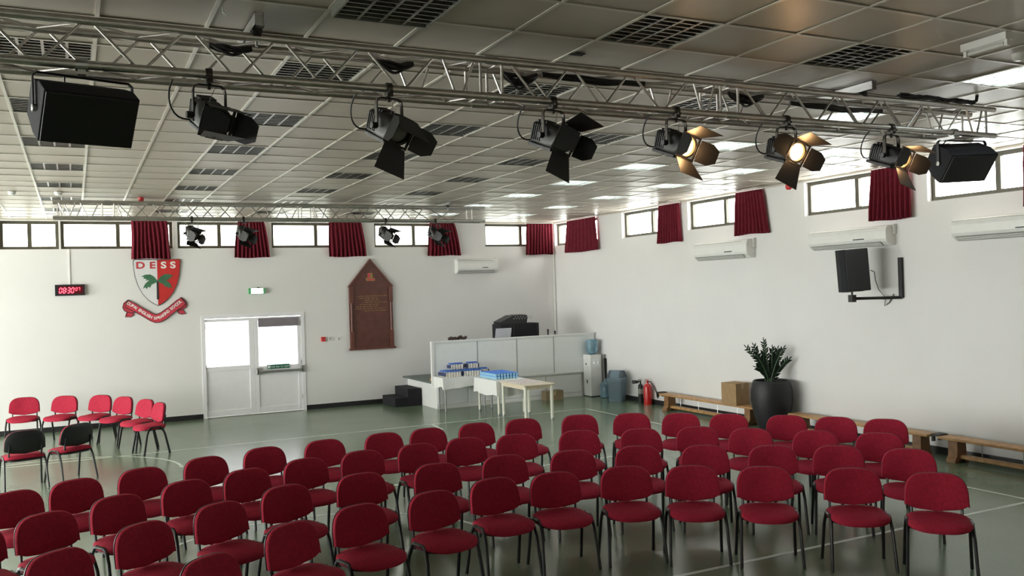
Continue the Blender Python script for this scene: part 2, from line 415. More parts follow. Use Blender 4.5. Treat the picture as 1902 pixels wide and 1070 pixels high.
for t, b, l in RC:
    ys = sorted((cry(t[0], t[1]), cry(t[2], t[3]))); yb_ = sorted((cry(b[0], b[1]), cry(b[2], b[3])))
    curtain(l, 'y', ys, yb_, 4.09, 3.325, XR, -1)

# ------------------------------------------------------------------ double door
d = bpy.data.objects.new('door_1', None); COL.objects.link(d); struct(d)
dx0, dx1 = DOOR_X; dm = (dx0 + dx1) / 2; y0, y1 = YB + .006, YB + .08
mb = MB(); mb.box((dx0 - .012, y0 - .02, 0), (dx0 + .06, y1, DOOR_Z - .07)); mb.box((dx1 - .06, y0 - .02, 0), (dx1 + .012, y1, DOOR_Z - .07)); mb.box((dx0 - .012, y0 - .02, DOOR_Z - .07), (dx1 + .012, y1, DOOR_Z + .012))
mb.build('door_frame', M['door_white'], d)
def leaf(a, b, g0, g1, gz0, gz1):
    mb = MB(); zt = DOOR_Z - .075
    mb.box((a, y0, .015), (g0, y1 - .02, zt)); mb.box((g1, y0, .015), (b, y1 - .02, zt))
    mb.box((g0, y0, gz1), (g1, y1 - .02, zt)); mb.box((g0, y0, gz0 - .09), (g1, y1 - .02, gz0)); mb.box((g0, y0, .015), (g1, y1 - .02, .14))
    mb.box((g0 - .005, y0 + .018, .13), (g1 + .005, y0 + .035, gz0 - .08))
    o = mb.build('door_leaf', M['door_white'], d, bevel=.003)
    MB().box((g0, y0 + .02, gz0), (g1, y0 + .026, gz1)).build('pane', M['glass_dim'], o)
    for zz in (.25, 1.0, 1.85): MB().box((a - .012 if a < dm - .5 else b - .012, y0 - .01, zz), (a + .012 if a < dm - .5 else b + .012, y0, zz + .1)).build('hinge', M['steel'], o)
    return o
leaf(dx0 + .062, dm - .004, on_back(382, 640).x, on_back(463, 640).x, on_back(382, 683, -.03).z, DOOR_Z - .135)
MB().box((dm - .03, y0 + .004, .015), (dm + .03, y1 - .03, DOOR_Z - .075)).build('meeting_stile', M['door_white'], d)
lr = leaf(dm + .004, dx1 - .062, on_back(480, 640).x, on_back(553, 640).x, on_back(520, 678, -.03).z, DOOR_Z - .135)
bz = on_back(520, 606).z
MB().box((on_back(480, 600).x - .01, y0 - .03, bz), (on_back(553, 600).x + .01, y0 - .012, DOOR_Z - .10)).build('roller_blind', M['blind'], lr)
mb = MB(); ex0, ex1 = on_back(477, 690).x, on_back(563, 690).x; bzz = on_back(520, 689).z
for ex in (ex0 + .02, ex1 - .02): mb.box((ex - .035, y0 - .075, bzz - .05), (ex + .035, y0, bzz + .10))
mb.box((ex0, y0 - .075, bzz - .02), (ex1, y0 - .03, bzz + .03)); mb.build('push_bar', M['steel'], lr, bevel=.01)
sx0, sx1 = on_back(496, 681).x, on_back(538, 681).x; sz = on_back(517, 680.5).z
s = MB().box((sx0, y0 - .012, sz - .045), (sx1, y0 - .0005, sz + .045)).build('push_sign', M['green_sign'], lr); s['label'] = 'small green sign reading push bar to open'
mb = MB(); fr = back_frame((sx0 + sx1) / 2 + .03, sz, 0); fr.translation.y = y0 - .014
text_mesh('Push bar to open', .06, .001, fr, mb); mb.build('lettering', M['sign_text'], s)
mb = MB(); mb.box((sx0 + .01, y0 - .014, sz - .03), (sx0 + .06, y0 - .012, sz + .03)); mb.build('pictogram', M['sign_text'], s)
# door outside steps / threshold
struct(MB().box((dx0, YB, 0), (dx1, YB + WT, .012)).build('trim_4', M['steel']))

# ------------------------------------------------------------------ stacking chairs
def sup(n, a, b, e, ph=0.0):
    out = []
    for i in range(n):
        t = 2*PI*i/n + ph; c, s = math.cos(t), math.sin(t)
        out.append((a * math.copysign(abs(c)**(2/e), c), b * math.copysign(abs(s)**(2/e), s)))
    return out
def seat_mb():
    mb = MB(); N = 40; base = []
    for x, y in sup(N, .250, .215, 3.4):
        if y < 0: y -= .030 * (1 - (x/.25)**2)          # rounded front edge
        base.append((x, y))
    lay = [(.90, .415), (.985, .425), (1.0, .440), (.985, .455), (.93, .466), (.75, .474), (.4, .478), (.05, .478)]
    rs = []
    for sc, z in lay:
        r = []
        for x, y in base:
            X, Y = x*sc, y*sc
            dz = -.022 * max(0, (-Y - .10) / .12)**2 - .008*(X/.25)**2 + .012*max(0, Y/.2)
            r.append((X, Y - .01, z + dz))
        rs.append(r)
    return mb.rings(rs)
def back_bend(x, z, y):
    # horizontal curve (sides come forward) and recline
    return (x, .135 + (z - .46) * .16 - .55 * x*x + y, z)
def back_outline(N, a, top, bot):
    pts = []
    for i in range(N):
        t = 2*PI*i/N; c, s = math.cos(t), math.sin(t)
        if s >= 0:
            x = a * math.copysign(abs(c)**(2/3.6), c); z = .600 + (top - .600) * abs(s)**(2/3.0)
        else:
            x = a * math.copysign(abs(c)**(2/9.0), c); z = .600 - (.600 - bot) * abs(s)**(2/9.0)
            z += .052 * abs(x/a)**2.2 * min(1, abs(s)*1.5)
        x *= .965 + .035 * min(1, max(0, (.80 - z) / .30))
        pts.append((x, z))
    return pts
def back_mb(front):
    mb = MB(); N = 44
    o = back_outline(N, .250, .805, .490); cx, cz = 0, .645
    if front: lay = [(.97, .012), (1.0, .004), (1.0, -.010), (.97, -.022), (.86, -.030), (.5, -.033), (.05, -.033)]
    else: lay = [(.99, .011), (1.008, .014), (1.0, .022), (.93, .030), (.5, .034), (.05, .034)]
    return mb.rings([[back_bend(cx + (x - cx)*s, cz + (z - cz)*s, y) for x, z in o] for s, y in lay])
def leg_path(sx, front):
    yf, yt = (-.205, -.125) if front else (.205, .115)
    xf, xt = .262, .243
    p = [(sx*xf, yf, .004), (sx*(xf*.3 + xt*.7), yf*.25 + yt*.75, .33)]
    p += [(sx*xt, yt + (0.012 if front else -.012), .405), (sx*xt, yt + (.035 if front else -.035), .437), (sx*xt, yt + (.075 if front else -.075), .446)]
    return p
def make_chair():
    t = thing('stacking_chair', '', 'chair')
    seat_mb().build('seat', M['red_cloth'], t, smooth=True)
    mb = MB(); mb.rings([[(x*.93, y*.93 - .01, z) for x, y in sup(28, .25, .215, 3.4)] for z in (.398, .417)]); mb.build('seat_pan', M['black_plastic'], t)
    back_mb(True).build('backrest', M['red_cloth'], t, smooth=True)
    sh = back_mb(False)
    sh.build('back_shell', M['black_plastic'], t, smooth=True)
    for sx in (-1, 1):
        for fr in (True, False):
            MB().tube(leg_path(sx, fr), .0175, 10, flat=.8).build('leg', M['leg_black'], t, smooth=True)
        MB().tube([(sx*.243, -.06, .446), (sx*.243, .05, .446)], .0175, 10, flat=.8).build('side_rail', M['leg_black'], t, smooth=True)
        MB().tube([(sx*.195, .05, .405), (sx*.195, .12, .412), (sx*.195, .148, .44), back_bend(sx*.195, .53, .03), back_bend(sx*.19, .62, .036)], .011, 8, flat=1.4).build('back_upright', M['leg_black'], t, smooth=True)
    MB().box((-.243, -.09, .392), (.243, -.07, .404)).box((-.243, .07, .392), (.243, .09, .404)).build('seat_bearer', M['leg_black'], t)
    return t
ROWS = [
    [(1.262, -2.727, 35.7), (1.885, -2.208, 29.5), (2.445, -1.954, 15.0), (3.097, -1.85, 11.1), (3.725, -1.672, 3.7), (4.263, -1.764, -7.0), (4.908, -1.894, -18.0), (5.388, -2.21, -28.5), (5.875, -2.603, -34.0), (6.439, -3.086, -34.0), (6.821, -3.59, -47.0)],
    [(0.384, -2.031, 36.1), (0.935, -1.564, 31.7), (1.522, -1.225, 26.9), (2.104, -0.886, 17.6), (2.792, -0.77, 5.2), (3.546, -0.744, 1.0), (4.258, -0.74, -6.4), (4.931, -0.917, -13.5), (5.585, -1.095, -21.6), (6.133, -1.454, -31.8), (6.66, -1.865, -33.4), (7.158, -2.231, -40.1), (7.536, -2.733, -47.4)],
    [(-0.245, -1.036, 24.6), (0.26, -0.776, 27.3), (0.79, -0.431, 27.3), (1.368, -0.124, 22.0), (1.937, 0.092, 17.7), (2.542, 0.298, 11.9), (3.148, 0.377, 5.2), (3.788, 0.424, 3.9), (4.362, 0.471, -3.9), (4.917, 0.338, -13.0), (5.621, 0.143, -19.6), (6.24, -0.193, -23.9), (6.824, -0.459, -32.5), (7.201, -0.896, -44.3), (7.65, -1.428, -45.5), (8.058, -1.938, -46.1)],
    [(-0.025, 0.305, 24.9), (0.46, 0.56, 21.4), (1.046, 0.778, 19.0), (1.678, 1.03, 18.4), (2.31, 1.251, 11.7), (2.989, 1.333, 4.8), (3.709, 1.382, 2.7), (4.276, 1.399, 1.1), (4.92, 1.408, -1.3), (5.546, 1.368, -7.1), (6.277, 1.22, -16.7), (6.859, 0.927, -29.2), (7.334, 0.541, -37.5), (7.755, 0.123, -41.6), (8.223, -0.389, -45.3), (8.557, -0.849, -49.6), (8.865, -1.313, -50.8)],
]
RNAME = ['in the front row nearest the camera', 'in the second row from the camera', 'in the third row from the camera', 'in the back row of the audience']
chair0 = make_chair(); chair_used = False
def place_chair(x, y, th, label, group):
    global chair_used
    o = chair0 if not chair_used else copy_tree(chair0); chair_used = True
    o.location = (x, y, 0); o.rotation_euler = (0, 0, math.radians(th)); tag(o, label, 'chair', group)
for row, rn in zip(ROWS, RNAME):
    for k, (x, y, th) in enumerate(row):
        who = 'leftmost' if k == 0 else ('rightmost' if k == len(row) - 1 else ORD[k] + ' from the left')
        place_chair(x, y, th, 'red padded black-legged chair, %s %s' % (who, rn), 'red chairs in the curved audience rows')
def place_top(px, py, th, label, group):
    p = on_z(px, py, .80); r = math.radians(th)
    place_chair(p.x + .19*math.sin(r), p.y - .19*math.cos(r), th, label, group)
g = 'red chairs in the circle by the back wall'
place_top(46, 738.5, -8, 'red padded chair farthest left against the back wall', g)
place_top(123, 735.5, -32, 'red padded chair second from the left along the back wall', g)
place_top(190, 734, -44, 'red chair turned left, third from the left along the back wall', g)
place_top(233, 737, -55, 'red chair turned left, third from the right in the far circle', g)
place_top(274, 742, -62, 'red chair seen almost side on, second from the right in the far circle', g)
place_top(300, 748, -74, 'red chair seen side on, nearest the double door in the far circle', g)
place_top(47, 800, 180 + 14, 'chair with its black plastic back to us at the left picture edge', g)
place_top(146, 787, 180 + 36, 'chair with its black back turned to us, right of the similar one', g)

# ------------------------------------------------------------------ ceiling lights
def make_light(lit):
    t = thing('ceiling_light', '', 'ceiling light')
    a = .293; mb = MB(); z = .085
    mb.box((-a, -a, z), (a, a, z + .01)); mb.box((-a, -a, -.004), (-a + .012, a, z)); mb.box((a - .012, -a, -.004), (a, a, z))
    mb.box((-a, -a, -.004), (a, -a + .012, z)); mb.box((-a, a - .012, -.004), (a, a, z))
    mb.build('housing', M['tray_inside'], t)
    for k in range(4):
        x = -.21 + .14*k
        MB().cyl((x, -.265, .055), (x, .265, .055), .013, 10).build('tube', M['tube_lit'] if lit else M['tube_off'], t, smooth=True)
    mb = MB()
    for k in range(3): x = -.14 + .14*k; mb.prism([(x - .009, 0.0), (x + .009, 0.0), (x + .002, .042), (x - .002, .042)], -a + .012, a - .012, 'y')
    for k in range(7):
        y = -.21 + .07*k; mb.prism([(y - .006, 0.0), (y + .006, 0.0), (y + .0015, .040), (y - .0015, .040)], -a + .012, a - .012, 'x')
    mb.build('louvre', M['louvre'], t)
    return t
protos = {}
def lit_cell(i, j): return i >= 12
ncol = list(reversed(ICOLS)); nrow = list(reversed(JROWS))
for i in ICOLS:
    for j in JROWS:
        x, y = i*T + .3, j*T + .3
        v = Vector((x, y, ZC)) - CAM_P
        dz = v.dot(CAM_F); vis = False
        if dz > .3:
            px = 951 + FPX*v.dot(CAM_R)/dz; py = 535 - FPX*v.dot(CAM_U)/dz
            vis = -150 < px < 2100 and -160 < py < 1070
        lit = lit_cell(i, j)
        if not vis:
            # plain tile where a light out of view would be
            struct(MB().add([(x-.3, y-.3, ZC), (x+.3, y-.3, ZC), (x+.3, y+.3, ZC), (x-.3, y+.3, ZC)], [(0,1,2,3)]).build('ceiling', M['tile']))
            continue
        if lit not in protos: protos[lit] = o = make_light(lit)
        else: o = copy_tree(protos[lit])
        drop = -.05 if (i, j) == (3, -7) else 0
        o.location = (x, y, ZC + drop)
        lab = '%s louvred ceiling light, %s column from right wall, %s row from back wall' % ('lit white' if lit else 'unlit', ORD[ncol.index(i)], ORD[nrow.index(j)])
        tag(o, lab, 'ceiling light', 'square louvred ceiling lights')

# ------------------------------------------------------------------ trusses
def truss(name, label, x0, x1, yf, zb, size, sections, tops, ends):
    t = thing(name, label, 'lighting truss', ((x0 + x1)/2, yf, zb)); ox = (x0 + x1)/2
    R, r = .025, .0085
    for dy in (0, size):
        for dz in (0, size):
            MB().cyl((x0 - ox, dy, dz), (x1 - ox, dy, dz), R, 16).build('chord', M['alu'], t, smooth=True)
    def brace(pts): MB().tube([(a - ox, b, c) for a, b, c in pts], r, 8).build('brace', M['alu'], t, smooth=True)
    p = .52
    for s0, s1, tp in sections:
        # front face: V shapes hanging from the top chord; rear face half a pitch over; top and bottom faces zigzag
        for a, b in zip(tp[:-1], tp[1:]):
            mid = (a + b) / 2
            brace([(a + .03, 0, size - .012), (mid - .03, 0, .014), (mid + .03, 0, .014), (b - .03, 0, size - .012)])
            ra, rb = a - .22, b - .22
            if ra < s0 + .02: ra = s0 + .02
            m2 = (ra + rb) / 2
            brace([(ra + .03, size, size - .012), (m2 - .03, size, .014), (m2 + .03, size, .014), (rb - .03, size, size - .012)])
            brace([(a, .012, size), (mid, size - .012, size), (b, .012, size)])
            brace([(a, .012, 0), (mid, size - .012, 0), (b, .012, 0)])
    for e in ends:
        for dy in (0, size):
            MB().cyl((e - ox, dy, .015), (e - ox, dy, size - .015), .010, 8).build('end_post', M['alu'], t, smooth=True)
        for dz in (0, size):
            MB().cyl((e - ox, .015, dz), (e - ox, size - .015, dz), .010, 8).build('end_bar', M['alu'], t, smooth=True)
    for a, b in zip(ends[:-1], ends[1:]):
        if b - a < .25:
            for dy in (0, size):
                for dz in (0, size):
                    MB().cyl(((a + b)/2 - .045 - ox, dy, dz), ((a + b)/2 + .045 - ox, dy, dz), .029, 16).build('coupler', M['steel'], t, smooth=True)
    return t
TY, TZ, TS = -3.32, 3.755, .24
sec = [(-2.6, 2.877, [-2.55 + .5133*k for k in range(11)] + []), (3.035, 4.885, [3.07, 3.572, 4.069, 4.6, 4.86]), (5.053, 7.974, [5.08, 5.599, 6.11, 6.619, 7.16, 7.671, 7.95])]
sec[0] = (-2.6, 2.877, [.544 - .515*5, .544 - .515*4, .544 - .515*3, .544 - .515*2, .029, .544, 1.065, 1.572, 2.079, 2.58, 2.86])
truss('lighting_truss', 'large silver box truss spanning the foreground above the audience rows', -2.6, 8.09, TY, TZ, TS, sec, None, [2.877, 3.035, 4.885, 5.053, 7.974])
BTY, BTZ = 6.3, 3.775
def btx(px): return hit(px, 395, 1, BTY).x
s2 = [(btx(100), btx(190), [btx(100) + .03, btx(145), btx(188)]), (btx(212), btx(560), [btx(214) + .50*k for k in range(6)] + [btx(558)]), (btx(583), btx(876), [btx(586) + .50*k for k in range(5)] + [btx(874)])]
truss('lighting_truss', 'smaller looking silver truss near the back wall windows', btx(98), btx(900), BTY, BTZ, TS, s2, None, [btx(190), btx(212), btx(560), btx(583), btx(876)])

# steel hangers carrying the trusses
def hanger(label, px, py, yf, ztop, w=.05, ln=.6):
    p = hit(px, py, 1, yf - .10)
    t = thing('ceiling_hanger', label, 'hanger', (p.x, yf, ztop), 0, 'steel channels that hang the trusses')
    mb = MB(); hh = ZC - .012 - ztop
    mb.box((-w/2, -.12, 0), (w/2, -.115 + ln, .006)); mb.box((-w/2, -.12, 0), (-w/2 + .006, ln - .12, hh)); mb.box((w/2 - .006, -.12, 0), (w/2, ln - .12, hh)); mb.box((-w/2, -.12, hh-.006), (w/2, ln-.12, hh))
    mb.box((-w/2 + .006, -.10, .006), (w/2 - .006, -.095, hh))
    mb.build('channel', M['steel'], t)
    MB().cyl((0, .0, -.09), (0, .0, .04), .008, 8).build('threaded_rod', M['steel'], t)
    MB().cyl((0, 0, -.035), (0, 0, .0), .034, 14).build('clamp', M['black_metal'], t)
TT = TZ + TS + .025
hanger('grey steel channel hanging the front truss, above the left spotlight', 482, 60, TY, TT + .012, .055)
hanger('steel channel hanging the front truss, near its right end', 1621, 178, TY, TT + .012, .055)
hanger('dark steel hanger above the right end of the far truss', 835, 380, BTY, BTZ + TS + .037, .05)

# ------------------------------------------------------------------ stage spotlights
FWD = CAM_F
def axes_for(d, roll):
    Y = d.normalized(); X = Y.cross(Vector((0, 0, 1))).normalized() ; Z = X.cross(Y)
    c, s = math.cos(roll), math.sin(roll)
    return X*c + Z*s, Y, Z*c - X*s, X, Z
def mtx_from(X, Y, Z, o):
    m = Matrix.Identity(4)
    for i in range(3): m[i][0], m[i][1], m[i][2], m[i][3] = X[i], Y[i], Z[i], o[i]
    return m
def spot(label, px, py, yf, z, right, down, toward, roll, doors, lit, group, cable=True, sc=1.0):
    p = hit(px, py, 1, yf); x = p.x
    t = thing('stage_spotlight', label, 'stage spotlight', (x, yf, z), 0, group)
    d = CAM_R*right - CAM_U*down - CAM_F*toward
    Xr, Y, Zr, X0, Z0 = axes_for(d, roll)
    piv = Vector((0, 0, -.240))
    B = mtx_from(X0, Y, Z0, piv)          # body frame: Y along the beam
    # clamp
    mb = MB(); mb.box((-.018, -.034, -.052), (.018, .034, -.028)); mb.rings([[(xx, rr_*math.cos(2*PI*q/16), rr_*math.sin(2*PI*q/16)) for q in range(16)] for xx, rr_ in ((-.018, .0265), (-.018, .036), (.018, .036), (.018, .0265), (-.018, .0265))], False, False); mb.cyl((0, 0, -.085), (0, 0, -.05), .010, 8)
    mb.box((-.012, -.055, -.035), (.012, -.034, -.02)); mb.build('clamp', M['yoke_metal'], t)
    # yoke: flat bar bent to a U in the plane of X0 and world Z
    H = Vector((X0.x, X0.y, 0)).normalized(); w = .092
    pts = [piv + H*w + Vector((0, 0, -.012)), piv + H*w + Vector((0, 0, .135)), piv + H*(w - .006) + Vector((0, 0, .163)), piv + H*(w - .03) + Vector((0, 0, .177)),
           piv - H*(w - .03) + Vector((0, 0, .177)), piv - H*(w - .006) + Vector((0, 0, .163)), piv - H*w + Vector((0, 0, .135)), piv - H*w + Vector((0, 0, -.012))]
    D = H.cross(Vector((0, 0, 1)))
    MB().tube(pts, .006, 8, flat=3.0, side=tuple(D)).build('yoke', M['yoke_metal'], t)
    # housing: rear box with rounded top, then front drum
    def sect(y, wx, zt, zb, e=4.0, n=28):
        return [(B @ Vector((a, y, (zt + zb)/2 + b))) for a, b in sup(n, wx, (zt - zb)/2, e)]
    mb = MB()
    mb.rings([sect(-.185, .055, .060, -.060), sect(-.176, .066, .073, -.074), sect(-.02, .070, .085, -.080), sect(.055, .072, .080, -.080), sect(.075, .078, .080, -.080, 2.6), sect(.110, .082, .082, -.082, 2.0)])
    body = mb.build('lamp_housing', M['black_metal'], t, smooth=True)
    mb = MB()
    for k in range(5): mb.box((-.073, -.160 + .022*k, -.05), (.073, -.152 + .022*k, .06), B)
    for k in range(4): mb.box((-.045, -.15 + .03*k, .07), (.045, -.138 + .03*k, .090), B)
    mb.build('cooling_fins', M['black_metal'], body)
    MB().box((-.058, -.200, -.098), (.058, .06, -.072), B).build('base_tray', M['black_metal'], t, bevel=.006)
    # front ring and lens
    n = 28
    def ring(r, y): return [tuple(B @ Vector((r*math.cos(2*PI*k/n), y, r*math.sin(2*PI*k/n)))) for k in range(n)]
    MB().rings([ring(.082, .108), ring(.086, .112), ring(.086, .130), ring(.070, .130), ring(.068, .100)], False, False).build('lens_ring', M['black_metal'], t, smooth=True)
    MB().rings([ring(.070, .102), ring(.066, .112), ring(.048, .124), ring(.024, .130), ring(.004, .132)], True, True).build('lens', M['lens_lit'] if lit else M['lens_off'], t, smooth=True)
    for s in (-1, 1):
        mb = MB(); a = piv + H*(w + .004)*s; b = piv + H*(w + .040)*s
        mb.cyl(a, b, .020, 12); mb.build('tilt_knob', M['black_plastic'], t)
    MB().cyl(B @ Vector((-.08, -.10, -.02)), B @ Vector((-.115, -.10, -.02)), .016, 10).build('focus_knob', M['black_plastic'], t)
    # barn doors
    Fm = mtx_from(Xr, Y, Zr, piv + Y*.134)
    mb = MB(); q = .092
    mb.box((-q, -.004, .076), (q, .004, q), Fm); mb.box((-q, -.004, -q), (q, .004, -.076), Fm); mb.box((-q, -.004, -.076), (-.076, .004, .076), Fm); mb.box((.076, -.004, -.076), (q, .004, .076), Fm)
    mb.build('barn_door_frame', M['black_metal'], t)
    for k, ang in enumerate(doors):      # left, right, top, bottom
        rot = Matrix.Rotation([PI/2, -PI/2, 0, PI][k], 4, 'Y')
        big = k >= 2
        h0, h1, ln = (.080, .118, .175) if big else (.080, .066, .150)
        a = math.radians(ang)
        # hinge line at (x, 0.006, 0.094) of the rotated frame, flap runs forward
        FM = Fm @ rot @ Matrix.Translation((0, .010, .094)) @ Matrix.Rotation(a, 4, 'X')
        mb = MB(); outl = [(-h0, 0), (h0, 0), (h1 if big else h0, ln*.62), (h1*.86 if big else h1*.7, ln), (-h1*.86 if big else -h1*.7, ln), (-h1 if big else -h0, ln*.62)]
        if big: outl = [(-h0, 0), (h0, 0), (h1, ln), (-h1, ln)]
        mb.prism(outl, -.0012, .0012, 'z', FM)
        mb.cyl(FM @ Vector((-.05, 0, 0)), FM @ Vector((.05, 0, 0)), .004, 8)
        mb.build('barn_door', M['black_metal'], t)
    if cable:
        r0 = B @ Vector((0, -.195, -.05)); a = Vector((-.19, .06, -.03))
        side = -CAM_R
        pts = []
        for k in range(13):
            u = k/12
            pt = a.lerp(r0, u) + side*.085*math.sin(PI*u) + Vector((0, 0, -.09))*math.sin(PI*u)*u*1.3
            pts.append(pt)
        MB().tube(pts, .0055, 8).build('power_cable', M['cable'], t, smooth=True)
    MB().tube([Vector((.02, .0, -.045)), Vector((.03, 0, -.08)), B @ Vector((.02, .02, .085))], .002, 6).build('safety_wire', M['steel'], t)
    if lit:
        ld = bpy.data.lights.new('lamp_beam', 'SPOT'); ld.energy = 60; ld.color = (1.0, .62, .30); ld.spot_size = math.radians(70); ld.spot_blend = .6; ld.shadow_soft_size = .05
        lo = bpy.data.objects.new('lamp_beam', ld); COL.objects.link(lo); lo.parent = t
        lo.matrix_local = mtx_from(X0, Z0, -Y, piv + Y*.15)
        pd = bpy.data.lights.new('lamp_glow', 'POINT'); pd.energy = 1.8; pd.color = (1.0, .58, .27); pd.shadow_soft_size = .03
        po = bpy.data.objects.new('lamp_glow', pd); COL.objects.link(po); po.parent = t; po.location = piv + Y*.17
    return t
G1 = 'black spotlights hung on the front truss'
AX = (.55, .34, .76)
spot('black spotlight at left of the front truss, broad barn door shut over its lens', 388, 150, TY, TZ, .56, .38, .74, .12, (-60, 40, 4, -22), False, G1)
spot('second black spotlight from the left on the front truss', 722, 178, TY, TZ, .60, .38, .72, .30, (16, 62, -26, 66), False, G1)
spot('black spotlight at the middle of the front truss, wide upper barn door', 1027, 200, TY, TZ, .58, .32, .76, .32, (-34, 22, 30, 66), False, G1)
spot('lit spotlight third from the right, orange glow inside its barn doors', 1255, 215, TY, TZ, .48, .32, .82, .25, (13, 52, 20, 34), True, G1)
spot('lit spotlight second from the right, its round warm lens in full view', 1460, 232, TY, TZ, .36, .28, .89, .38, (96, 74, 16, 80), True, G1)
spot('rightmost lit spotlight, in front of a maroon curtain', 1655, 245, TY, TZ, .48, .33, .81, .22, (26, 54, 10, 44), True, G1)
G2 = 'black spotlights hung on the far truss'
for px, lab in ((356, 'dark spotlight silhouetted against the window right of the school crest'), (452, 'second dark spotlight on the far truss, before a maroon curtain'),
                (716, 'dark spotlight silhouetted against the window above the honours board'), (808, 'dark spotlight on the far truss above the back wall air conditioner')):
    spot(lab, px, 408, BTY, BTZ, .50, .36, .78, .3, (-30, 20, 30, 10), False, G2, cable=False)

# cable bundles lying in the front truss
def bundle(label, px0, px1, dz=0.0, fat=.03, yf=TY, zz=TZ):
    a = hit(px0, 150, 1, yf + .10); b = hit(px1, 150, 1, yf + .10); rnd = random.Random(int(px0))
    t = thing('cable_bundle', label, 'cables', ((a.x + b.x)/2, yf + .12, zz + TS - .02 + dz), 0, 'black cables coiled in the trusses')
    h = (b.x - a.x)/2
    mb = MB()
    for k in range(7):
        pts = []
        for i in range(15):
            u = i/14; s = math.sin(PI*u)
            pts.append((-h + 2*h*u, (.035*math.cos(k*1.3 + 5*u))*s, -.015 + (-fat*(.4 + .8*(k % 3)/2))*s + .008*math.sin(k + 6*u)))
        mb.tube(pts, .010, 6)
    mb.build('cable', M['cable'], t, smooth=True)
bundle('black cable bundle in the front truss above the left spotlight', 392, 470)
bundle('black coil of cable in the front truss, second from the left', 698, 770, 0, .05)
bundle('black coil of cable in the front truss right of the second spotlight', 935, 1000, 0, .08)
bundle('long black cable run in the middle of the front truss', 1010, 1200, .01, .02)
bundle('black coil of cable hanging between the two leftmost lit spotlights', 1355, 1420, 0, .07)
bundle('long black cable run at the right end of the front truss', 1470, 1640, -.035, .02)
def top_bundle(label, px0, px1):
    a = hit(px0, 190, 1, TY + .12); b = hit(px1, 190, 1, TY + .12)
    t = thing('cable_bundle', label, 'cables', ((a.x + b.x)/2, TY + .12, TT + .02), 0, 'black cables coiled in the trusses'); h = (b.x - a.x)/2
    mb = MB()
    for k in range(5): mb.tube([(-h + 2*h*i/12, -.09 + .02*math.cos(k*2 + i*.8), .012 + .012*math.sin(i*1.1 + k)) for i in range(13)], .012, 6)
    mb.tube([(h, -.09, .01), (h + .05, -.09, .03), (h + .07, -.09, ZC - TT)], .014, 6)
    mb.build('cable', M['cable'], t, smooth=True)
top_bundle('black cables on top of the front truss, rising to the ceiling', 1655, 1790)

# ------------------------------------------------------------------ loudspeakers
def speaker(label, R3, c, w, h, dp, group, mount):
    t = thing('loudspeaker', label, 'loudspeaker', tuple(c), 0, group)
    m = Matrix.Identity(4)
    for i in range(3):
        for j in range(3): m[i][j] = R3[i][j]
    def P(x, y, z): return m @ Vector((x, y, z))
    # cabinet tapering to the rear
    k = .70
    mb = MB(); f = [(-w/2, 0.006, -h/2), (w/2, .006, -h/2), (w/2, .006, h/2), (-w/2, .006, h/2)]
    mid = [(-w/2, dp*.45, -h/2), (w/2, dp*.45, -h/2), (w/2, dp*.45, h/2), (-w/2, dp*.45, h/2)]
    if mount == 'yoke': r = [(-w/2, dp, -h/2*k), (w/2, dp, -h/2*k), (w/2, dp, h/2*k), (-w/2, dp, h/2*k)]
    else: r = [(-w/2*k, dp, -h/2), (w/2*k, dp, -h/2), (w/2*k, dp, h/2), (-w/2*k, dp, h/2)]
    mb.rings([[tuple(P(*q)) for q in s] for s in (f, mid, r)]); mb.build('cabinet', M['black_matte'], t, bevel=.006)
    MB().box((-w/2 + .008, -.006, -h/2 + .008), (w/2 - .008, .006, h/2 - .008), m).build('front_grille', M['black_plastic'], t, bevel=.004)
    if mount == 'yoke':
        for s in (-1, 1):
            mb = MB(); mb.cyl(P(s*w/2, dp*.4, 0), P(s*(w/2 + .02), dp*.4, 0), .02, 12); mb.build('pivot_knob', M['steel'] if s < 0 else M['black_plastic'], t)
    return t, m
R1 = ((0.964, -0.223, 0.143), (0.265, 0.809, -0.525), (0.001, 0.544, 0.839))
R2 = ((0.974, 0.139, -0.181), (-0.223, 0.739, -0.636), (0.045, 0.659, 0.751))
def ortho(R):
    m = Matrix(R).transposed(); a = Vector(m[0]).normalized(); b = Vector(m[1]); b = (b - a*a.dot(b)).normalized(); c = a.cross(b)
    return Matrix((a, b, c)).transposed()
R1 = ortho(R1); R2 = ortho(R2)
